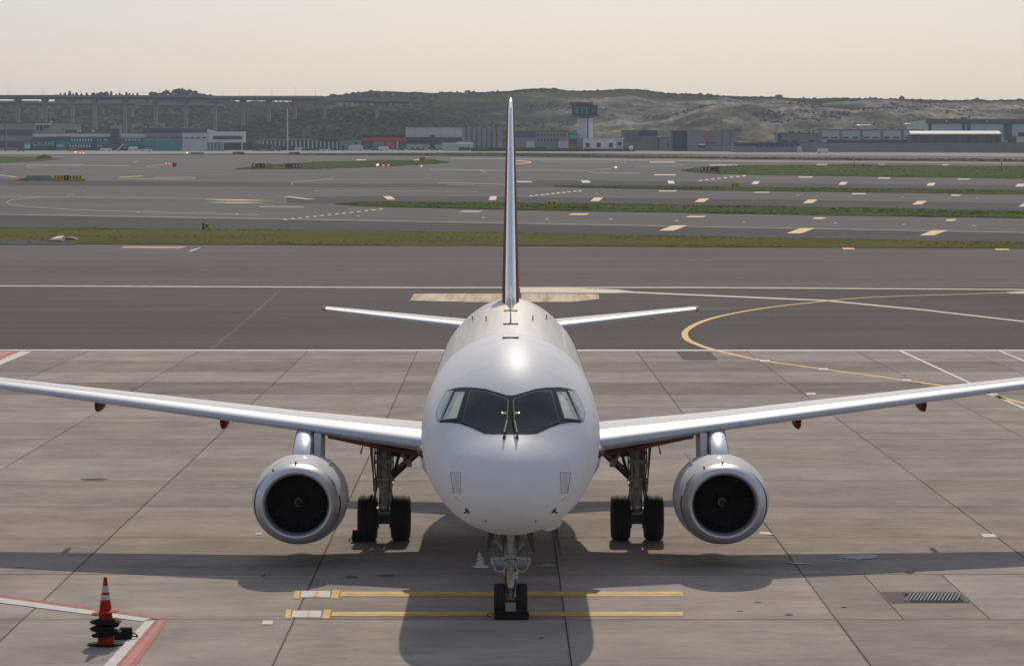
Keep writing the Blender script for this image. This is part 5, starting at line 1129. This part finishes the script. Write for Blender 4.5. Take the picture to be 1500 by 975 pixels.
# flowering bush at left
g = G(64, 232.2); t = thing('flowering_bush', g, 'yellow flowering bush on the far left grass patch', 'bush')
mb = MB(); rr = random.Random(5)
for i in range(500):
    a = rr.uniform(0, 6.28); q = math.sqrt(rr.random()); x = 3.0*q*math.cos(a); y = 1.2*q*math.sin(a); z = rr.uniform(.1, 1.5)*(1-q*.5); s = .25
    c = Vector((g.x+x, g.y+y, g.z+z)); u = Vector((rr.gauss(0, 1), rr.gauss(0, 1), rr.gauss(0, 1))).normalized()*s; w_ = u.cross(Vector((rr.gauss(0, 1), rr.gauss(0, 1), 1))).normalized()*s
    mb.add([c-u, c+w_, c+u, c-w_], [(0, 1, 2, 3)])
mb.go('foliage', 'flowers', t); MB().cyl(g, g+Vector((0, 0, .6)), .15, .1, 6).go('stem', 'bark', t)
# vehicles in the far car park
CARM = ['carwhite', 'carblue', 'carred', 'carsilver', 'cargrey']
def vehicle(px, py, ln, ht, m, label, van=False, yy=None):
    g = G(px, py); t = thing('van' if van else 'parked_car', g, label, 'van' if van else 'car', 'vehicles parked before the far buildings')
    h1 = ht*(.9 if van else .55)
    MB().box((g.x-ln/2, g.y-.85, g.z+.25), (g.x+ln/2, g.y+.85, g.z+h1)).go('body', m, t, bevel=.12)
    a = ln*(.46 if van else .28)
    MB().add([(g.x-a, g.y-.8, g.z+h1), (g.x+a, g.y-.8, g.z+h1), (g.x+a, g.y+.8, g.z+h1), (g.x-a, g.y+.8, g.z+h1), (g.x-a*.75, g.y-.65, g.z+ht), (g.x+a*.75, g.y-.65, g.z+ht), (g.x+a*.75, g.y+.65, g.z+ht), (g.x-a*.75, g.y+.65, g.z+ht)], [(4, 5, 6, 7), (0, 1, 5, 4), (1, 2, 6, 5), (2, 3, 7, 6), (3, 0, 4, 7)]).go('cabin', m if van else 'b_glass', t)
    for d in (-.32, .32): MB().cyl((g.x+d*ln, g.y-.88, g.z+.32), (g.x+d*ln, g.y+.88, g.z+.32), .32, .32, 10).go('wheel', 'black', t)
rr = random.Random(11); names = {'carwhite': 'white', 'carblue': 'dark blue', 'carred': 'red', 'carsilver': 'silver', 'cargrey': 'dark grey'}
spots = [(x, 220.9) for x in (534, 541, 549, 556, 563, 571, 579, 587, 596, 604, 612, 620, 628, 637, 645)]+[(x, 221.2) for x in (447, 455, 463, 471, 478)]+[(x, 221.6) for x in (386, 394, 402)]
for i, (x, y) in enumerate(spots):
    m = rr.choice(CARM); area = 'in front of the fire station' if 527 < x < 594 else ('before the large grey building' if x >= 594 else ('before the columned pier' if x > 430 else 'beside the low dark shed'))
    ordn = sum(1 for q in spots if (527 < q[0] < 594) == (527 < x < 594) and (q[0] >= 594) == (x >= 594) and (430 < q[0] < 527) == (430 < x < 527) and q[0] <= x)
    nth = ['', 'leftmost', 'second from left', 'third from left', 'fourth from left', 'fifth from left', 'sixth from left', 'seventh from left', 'eighth from left', 'ninth from left'][min(9, ordn)]
    vehicle(x, y, 4.3*rr.uniform(.9, 1.1), 1.5*rr.uniform(.9, 1.15), m, '%s car %s, %s of the row' % (names[m], area, nth))
vehicle(562, 221, 5.5, 2.4, 'carwhite', 'white van in front of the fire station', True)
vehicle(521, 221.2, 7.5, 3.2, 'b_lgrey', 'pale rounded truck left of the fire station', True)
vehicle(405, 221.6, 4.8, 1.9, 'carblue', 'dark blue van before the columned pier', True)
vehicle(155, 221.4, 6, 1.6, 'carwhite', 'white flatbed before the teal terminal', True); vehicle(195, 221.2, 5, 2.4, 'carwhite', 'white van right of the passenger steps', True); vehicle(213, 221.8, 7, 1.2, 'carwhite', 'low white tug at the left hangar door', True)
vehicle(106, 222, 4, 1.8, 'b_ochre', 'ochre truck before the teal terminal', True); vehicle(1205, 224.4, 5.2, 2.2, 'carwhite', 'white van before the boundary wall', True); vehicle(31, 221.8, 4.5, 1.4, 'cargrey', 'dark car at the far left road', False)
# passenger steps
g = G(178, 221.3); t = thing('passenger_steps', g, 'white mobile passenger steps before the teal terminal', 'steps')
MB().add([(g.x-2.6, g.y-.8, g.z+.4), (g.x-2.0, g.y-.8, g.z+.4), (g.x+1.2, g.y-.8, g.z+3.4), (g.x+.7, g.y-.8, g.z+3.6), (g.x-2.6, g.y+.8, g.z+.4), (g.x-2.0, g.y+.8, g.z+.4), (g.x+1.2, g.y+.8, g.z+3.4), (g.x+.7, g.y+.8, g.z+3.6)], [(0, 1, 2, 3), (7, 6, 5, 4), (0, 3, 7, 4), (3, 2, 6, 7), (2, 1, 5, 6), (1, 0, 4, 5)]).go('stair_flight', 'carwhite', t)
MB().box(g+Vector((1.0, -.8, .4)), g+Vector((2.4, .8, .6))).box(g+Vector((1.2, -.8, .5)), g+Vector((1.4, .8, 3.4))).box(g+Vector((2.2, -.8, .5)), g+Vector((2.4, .8, 3.9))).box(g+Vector((1.0, -.8, 3.4)), g+Vector((2.4, .8, 3.55))).go('frame', 'steel', t)
for d in (-1.6, 1.9): MB().cyl(g+Vector((d, -.9, .35)), g+Vector((d, .9, .35)), .35, .35, 10).go('wheel', 'black', t)
# distant parked airliners behind the cargo roofs
def jet(px, py, Y, s, flip, label):
    a = P(px, py, Y); t = thing('parked_airliner', (a.x, Y, a.z-2*s), label, 'aeroplane')
    d = -1 if flip else 1
    MB().lathe([(-9, .1), (-8.4, .7), (-7, 1.1), (-5, 1.25), (5, 1.25), (7.5, .8), (9, .2)], (0, 0, 0), 'X', 16, 1, 1, True, True)
    mb = MB(); mb.lathe([(-9*s*d, .1), (-8.4*s*d, .7*s), (-7*s*d, 1.1*s), (-5*s*d, 1.25*s), (5*s*d, 1.25*s), (7.5*s*d, .8*s), (9*s*d, .2)], (a.x, Y, a.z), 'X', 16, 1, 1, True, True).go('fuselage', 'carwhite', t, True)
    MB().add([(a.x+d*6*s, Y-.1, a.z+.8*s), (a.x+d*9*s, Y-.1, a.z+.5*s), (a.x+d*9.8*s, Y-.1, a.z+4*s), (a.x+d*8.6*s, Y-.1, a.z+4*s), (a.x+d*6*s, Y+.1, a.z+.8*s), (a.x+d*9*s, Y+.1, a.z+.5*s), (a.x+d*9.8*s, Y+.1, a.z+4*s), (a.x+d*8.6*s, Y+.1, a.z+4*s)], [(0, 1, 2, 3), (7, 6, 5, 4), (0, 3, 7, 4), (3, 2, 6, 7), (2, 1, 5, 6), (1, 0, 4, 5)]).go('tail_fin', 'b_red', t)
    MB().add([(a.x-d*1.5*s, Y-7*s, a.z), (a.x+d*.5*s, Y-7*s, a.z), (a.x+d*2*s, Y, a.z-.6*s), (a.x-d*2*s, Y, a.z-.6*s), (a.x-d*1.5*s, Y-7*s, a.z+.15), (a.x+d*.5*s, Y-7*s, a.z+.15), (a.x+d*2*s, Y, a.z-.2*s), (a.x-d*2*s, Y, a.z-.2*s)], [(0, 3, 2, 1), (4, 5, 6, 7), (0, 1, 5, 4), (1, 2, 6, 5), (2, 3, 7, 6), (3, 0, 4, 7)]).go('wing', 'b_lgrey', t)
    for q in (-5, 1): MB().cyl((a.x+d*q*s, Y, a.z-1.1*s), (a.x+d*q*s, Y, a.z-2.2*s), .12*s, .12*s, 6).go('landing_gear', 'darksteel', t)
jet(1267, 184.5, 1740, .62, False, 'white airliner parked behind the cargo bays, left one')
jet(1337, 182.6, 1740, .60, False, 'white airliner parked left of the huge pale hangar')

# ---------------------------------------------------------------- hills
SKY = [(-1500, 146), (-400, 147), (0, 152.5), (86, 152.5), (98, 146), (130, 144.2), (200, 144.5), (240, 142.5), (300, 143), (330, 148), (358, 152), (384, 151.5), (402, 151.5), (455, 150.5), (470, 145.5), (500, 142.5), (530, 139.5), (545, 137.5), (600, 139), (640, 140.5), (700, 139.5), (735, 137.5), (775, 134.5), (810, 134), (830, 136.5), (870, 136.5), (905, 134), (935, 134.5), (955, 138), (985, 141.5), (1050, 143.2), (1080, 145), (1130, 146), (1160, 148), (1230, 147.5), (1320, 149), (1370, 150.3), (1500, 150.5), (2000, 150), (3000, 148)]
def lin(tab, x):
    if x <= tab[0][0]: return tab[0][1]
    for a, b_ in zip(tab, tab[1:]):
        if x <= b_[0]: return a[1]+(b_[1]-a[1])*(x-a[0])/(b_[0]-a[0])
    return tab[-1][1]
YS = 2900
MIDL = [(250, 212), (300, 204), (330, 193), (360, 180), (400, 169), (440, 164), (500, 163), (560, 166), (620, 170), (700, 178), (760, 188), (830, 200), (900, 212)]
MIDR = [(640, 215), (800, 202), (880, 190), (950, 177), (1010, 164), (1060, 154.5), (1110, 153.5), (1200, 157), (1320, 163), (1420, 166), (1520, 172), (1700, 180), (2100, 200)]
def smst(t): t = max(0, min(1, t)); return t*t*(3-2*t)
zb_ = zg(1750)
def hillz(px, Y):
    zs = P(px, lin(SKY, px), YS).z+ (H*0)
    u = (Y-1800)/(YS-1800)
    base = zb_+(zs-zb_)*(.75*smst(u*1.05)+.25*max(0, min(1, u)))if u < 1 else zs-(Y-YS)*.012
    for tab, Yc, wd in ((MIDL, 2150, 260), (MIDR, 2250, 300)):
        zt = P(px, lin(tab, px), Yc).z
        d = abs(Y-Yc)/wd
        if d < 1:
            k = math.cos(d*math.pi/2)**1.3
            base = max(base, zb_+(zt-zb_)*k)
    n = noise.fractal(Vector((px*.012, Y*.006, 0)), 1, 2, 4)
    n2 = noise.fractal(Vector((px*.05, Y*.02, 7)), 1, 2, 4)
    return base+(n*3.0+n2*1.5)*smst(u*3)*(0.3 if u > .85 else 1)
nx, ny = 420, 90
pxs = [-1500+4500*i/nx for i in range(nx+1)]; Ys = [1752+(4200-1752)*(j/ny)**1.1 for j in range(ny+1)]
hv, hf, hc = [], [], []
for j, Y in enumerate(Ys):
    for i, px in enumerate(pxs):
        z = hillz(px, Y) if 0 < j else zb_-.5
        X = (px-748)/F*min(Y, 2900)*1.0
        hv.append((X, Y, z))
        # land cover
        n1 = noise.fractal(Vector((X*.006, Y*.004, 3)), 1, 2, 5); n2 = noise.fractal(Vector((X*.02, Y*.012, 9)), 1, 2, 4)
        wood = (.065, .074, .056); mead = (.14, .15, .072); soil = (.58, .50, .42); dry = (.40, .36, .29)
        k = smst(.6+n1*1.3); c = [wood[q]*(1-k)+mead[q]*k for q in range(3)]
        if px > 640 and Y < 2600:
            s_ = smst((px-700)/300)*smst(.68+n2*.9+n1*.5); c = [c[q]*(1-s_)+(soil[q]*.55+dry[q]*.45)*s_ for q in range(3)]
        if px > 1050 and 2450 < Y < 2700: c = [c[q]*.55+soil[q]*.45 for q in range(3)]
        if 300 < px < 700 and 1960 < Y < 2350: c = [c[q]*.35+wood[q]*.65*(.9+n2*.4) for q in range(3)]
        hc.append(c)
w_ = nx+1
for j in range(ny):
    for i in range(nx): hf.append((j*w_+i, j*w_+i+1, (j+1)*w_+i+1, (j+1)*w_+i))
me = bpy.data.meshes.new('hills'); me.from_pydata(hv, [], hf); me.shade_smooth()
ca = me.color_attributes.new('col', 'FLOAT_COLOR', 'POINT'); ca.data.foreach_set('color', [q for c in hc for q in (*c, 1)])
hills = link('hills', me, 'terrain', None, Vector((0, 0, 0)), Vector((0, 0, 0))); hills['kind'] = 'structure'
# woodland: thousands of crowns over the slopes, one mass
ico = bmesh.new(); bmesh.ops.create_icosphere(ico, subdivisions=1, radius=1); ico.verts.index_update()
IV = [v.co.copy() for v in ico.verts]; IF = [tuple(v.index for v in f.verts) for f in ico.faces]; ico.free()
wv, wf, wc = [], [], []; rr = random.Random(21); cnt = 0
while cnt < 36000:
    px = rr.uniform(-80, 1600); Y = rr.uniform(1850, 3000)
    if rr.random() < .35: Y = rr.uniform(2780, 2920)
    X = (px-748)/F*min(Y, 2900); n1 = noise.fractal(Vector((X*.006, Y*.004, 3)), 1, 2, 5); n2 = noise.noise(Vector((X*.02, Y*.02, 1)))
    pr = .75-n1*1.5+n2*.4
    if px > 640 and Y < 2650 and noise.noise(Vector((X*.018, Y*.012, 5))) < .22: pr = 0
    if Y > 2780: pr = .65 if px > 470 else .25
    if 300 < px < 700 and Y < 2400: pr = 1
    if px < 470 and Y > 2700 and not 100 < px < 330: pr = .0
    if rr.random() > pr: cnt += .3; continue
    z = hillz(px, Y); r = rr.uniform(.7, 1.7)*(.6 if px > 640 and Y < 2700 else 1); sz = rr.uniform(.7, 1.25)
    if Y > 2780: r *= .8
    n0 = len(wv); t_ = rr.random(); col = [(.085, .095, .07), (.10, .11, .072), (.14, .145, .08), (.125, .11, .09)][int(t_*4)]; br = rr.uniform(.75, 1.25)
    for v in IV:
        q = rr.uniform(.7, 1.2); wv.append((X+v.x*r*q*1.2, Y+v.y*r*q, z+r*.5*sz+v.z*r*q*sz*.8)); wc.append((col[0]*br, col[1]*br, col[2]*br, 1))
    wf += [tuple(n0+i for i in f) for f in IF]; cnt += 1
me = bpy.data.meshes.new('woodland'); me.from_pydata(wv, [], wf)
ca = me.color_attributes.new('col', 'FLOAT_COLOR', 'POINT'); ca.data.foreach_set('color', [q for c in wc for q in c])
wd_ = link('woodland', me, 'leaf', None, Vector((0, 0, 0)), Vector((0, 0, 0))); tag(wd_, 'mixed scrub and woodland covering the hills behind the airfield', 'woodland', kind='stuff')
# skyline trees one by one
def tree(px, ytop, wpx, kind, label, Y=2880):
    z0 = hillz(px, Y)-.5; X = (px-748)/F*min(Y, 2900); zt = P(px, ytop, Y).z; h = max(3, zt-z0); wdm = wpx/F*Y/2
    t = thing('pine_tree' if kind == 'pine' else 'bare_tree', (X, Y, z0), label, 'tree', 'trees along the skyline'); rr = random.Random(int(px*7))
    MB().cyl((X, Y, z0), (X, Y, z0+h*.7), .35, .12, 7).go('trunk', 'bark', t, True)
    if kind == 'bare':
        lm = MB()
        for i in range(9):
            a = rr.uniform(0, 6.28); lm.cyl((X, Y, z0+h*rr.uniform(.2, .5)), (X+math.cos(a)*wdm*.7, Y+math.sin(a)*wdm*.4, z0+h*rr.uniform(.6, .95)), .16, .05, 5)
        lm.go('limb', 'bark', t)
    mb = MB(); n = 170 if kind == 'bare' else 130
    for i in range(n):
        u = rr.random()
        if kind == 'pine': zz = z0+h*(.15+.85*u); ra = wdm*(1.05-u)*rr.uniform(.2, 1)
        else:
            th = math.acos(rr.uniform(-.3, 1)); zz = z0+h*(.55+.43*math.cos(th)*rr.uniform(.6, 1)); ra = wdm*math.sin(th)*rr.uniform(.55, 1)
        a = rr.uniform(0, 6.28); c = Vector((X+ra*math.cos(a), Y+ra*math.sin(a), zz)); s = rr.uniform(.7, 1.4)*(.8 if kind == 'bare' else 1)
        u_ = Vector((rr.gauss(0, 1), rr.gauss(0, 1), rr.gauss(0, 1))).normalized()*s; v_ = u_.cross(Vector((rr.gauss(0, 1), rr.gauss(0, 1), rr.gauss(0, 1)))).normalized()*s
        mb.add([c-u_, c+v_, c+u_, c-v_], [(0, 1, 2, 3)])
    mb.go('crown', 'pine' if kind == 'pine' else 'twig', t)
tl = [(85, 140, 5, 'pine'), (90.5, 138.5, 4, 'pine'), (97, 137.5, 5, 'pine'), (104, 135, 6, 'pine'), (109, 138.5, 4, 'pine'), (114, 137, 5, 'pine'), (121, 139, 4, 'pine'), (129, 137.5, 4, 'pine'), (138.5, 136.5, 5, 'bare'), (144, 138, 3, 'pine'), (150, 135.5, 7, 'bare'), (157, 134.8, 6, 'bare'), (164.5, 135.8, 4.5, 'pine'), (172, 139.5, 3.5, 'pine'), (177, 138.2, 2.6, 'pine'), (181, 140, 2.4, 'pine'), (187, 136.5, 3.2, 'pine'), (191.5, 138.5, 2.6, 'pine'), (196.5, 139, 2.6, 'pine'), (203, 137.5, 3, 'pine'),
      (224, 135, 6, 'bare'), (229, 136, 6, 'bare'), (236, 137, 6, 'bare'), (245, 132.5, 9, 'bare'), (251, 138, 4, 'pine'), (259, 131, 10, 'bare'), (266, 129.5, 13, 'bare'), (271, 132, 8, 'bare'), (279, 131.5, 7, 'bare'), (287, 133.5, 6, 'bare'), (293, 137.5, 7, 'bare'), (299, 140, 5, 'bare'),
      (489, 138.8, 9, 'bare'), (508, 137.5, 5, 'bare'), (518, 136, 5, 'bare'), (526, 136.5, 4, 'bare'), (544, 134.5, 12, 'pine'), (690, 136.2, 2.5, 'pine'), (696, 136, 2.5, 'bare'), (719, 135.5, 5, 'bare'), (729, 134.8, 3.5, 'pine'), (956, 136.5, 7, 'bare'), (968, 137.5, 4, 'pine'), (1007, 139.5, 9, 'bare'), (1035, 141, 5, 'bare'), (1140, 139.5, 9, 'bare'), (1176, 143.5, 2, 'pine'), (1192, 143.8, 4, 'bare'), (1273, 144, 2, 'pine'), (1319.5, 141.5, 6, 'bare'), (1429.5, 144, 5, 'bare')]
for i, (x, y, wd, kd) in enumerate(tl):
    where = 'on the left knoll,' if x < 330 else ('on the ridge left of the fin,' if x < 748 else 'on the ridge right of the fin,')
    nb_ = tl[i-1][0] if i else 0
    side_ = [q for q in tl if (q[0] < 330) == (x < 330) and (q[0] < 748) == (x < 748) and q[3] == kd]; pos = side_.index((x, y, wd, kd)); m_ = len(side_)
    ordw = ['leftmost', 'second', 'third', 'fourth', 'fifth', 'sixth', 'seventh', 'eighth', 'ninth', 'tenth', 'eleventh', 'twelfth', 'thirteenth', 'fourteenth', 'fifteenth', 'sixteenth', 'seventeenth', 'eighteenth'][pos]
    size = 'broad' if wd > 8 else ('slender' if wd < 4 else 'mid-sized')
    tree(x, y-.6, wd*1.35, kd, '%s %s, %s %s from the left' % (size, 'conifer' if kd == 'pine' else 'leafless tree', where, ordw))
# viaduct
def viaduct(Y, path, deck, piers, pw, label, lamps=()):
    x0 = path[0][0]; a = P(path[0][0], path[0][1], Y)
    t = thing('viaduct', (P(250, 150, Y).x, Y, zb_), label, 'bridge')
    for (xa_, ya_), (xb_, yb__) in zip(path, path[1:]):
        a, c = P(xa_, ya_, Y), P(xb_, yb__, Y); d = deck/F*Y
        MB().add([(a.x, Y-6, a.z-d), (c.x, Y-6, c.z-d), (c.x, Y+6, c.z-d), (a.x, Y+6, a.z-d), (a.x, Y-7, a.z), (c.x, Y-7, c.z), (c.x, Y+7, c.z), (a.x, Y+7, a.z)], [(0, 3, 2, 1), (4, 5, 6, 7), (0, 1, 5, 4), (1, 2, 6, 5), (2, 3, 7, 6), (3, 0, 4, 7)]).go('deck', 'deckdark', t)
        MB().box((a.x, Y-7.3, min(a.z, c.z)+.02), (c.x, Y-7.05, max(a.z, c.z)+.9)).go('parapet', 'viaduct', t)
    for x in piers:
        top = P(x, lin(path, x), Y).z-deck/F*Y; X = P(x, 150, Y).x; z0 = hillz(x, Y)-3; h = pw/F*Y/2
        MB().add([(X-h*.8, Y-3, z0), (X+h*.8, Y-3, z0), (X+h*.8, Y+3, z0), (X-h*.8, Y+3, z0), (X-h*.8, Y-3, top-3), (X+h*.8, Y-3, top-3), (X+h*.8, Y+3, top-3), (X-h*.8, Y+3, top-3), (X-h*1.7, Y-5, top-.02), (X+h*1.7, Y-5, top-.02), (X+h*1.7, Y+5, top-.02), (X-h*1.7, Y+5, top-.02)],
                 [(0, 3, 2, 1), (0, 1, 5, 4), (1, 2, 6, 5), (2, 3, 7, 6), (3, 0, 4, 7), (4, 5, 9, 8), (5, 6, 10, 9), (6, 7, 11, 10), (7, 4, 8, 11), (8, 9, 10, 11)]).go('pier', 'viaduct', t)
    for x, yt in lamps:
        a = P(x, yt, Y); z = P(x, lin(path, x), Y).z; MB().cyl((a.x, Y-5, z), (a.x, Y-5, a.z), .12, .08, 5).go('lamp_post', 'steel', t)
viaduct(2050, [(-200, 141.5), (100, 142.0), (300, 142.8), (470, 144.6), (600, 149)], 3.6, [-60, -20, 26, 66, 106, 139, 183, 228, 272, 315, 356, 394, 432, 475, 552], 5.5, 'upper road viaduct with slender piers crossing the valley at left', [(13.5, 127), (65, 128), (120, 128), (177, 128), (235, 127.5), (327, 133), (351, 131), (399, 128), (433, 127.5), (463, 128)])
viaduct(2350, [(-100, 149.5), (60, 150.6), (200, 152.2), (300, 154.5), (330, 156)], 3.0, [60, 94, 107, 150, 193, 235, 275, 310], 4.5, 'lower viaduct behind the first one in the left valley')

# haze: one closed box of thin pale air around everything
hz = MB().box((-4600, -650, -3), (4600, 6600, 78)).go('haze', None)
hm = bpy.data.materials.new('haze'); hm.use_nodes = True; n = hm.node_tree; n.nodes.clear()
vo = n.nodes.new('ShaderNodeVolumePrincipled'); ou = n.nodes.new('ShaderNodeOutputMaterial')
vo.inputs['Color'].default_value = (.86, .92, 1, 1); vo.inputs['Density'].default_value = .0001; vo.inputs['Anisotropy'].default_value = 0.0
n.links.new(vo.outputs[0], ou.inputs['Volume']); hz.data.materials.append(hm); hz['kind'] = 'stuff'; hz['label'] = 'thin pale blue haze filling the air over the airfield'
print('slabs', slab_n, 'objects', len(bpy.data.objects))
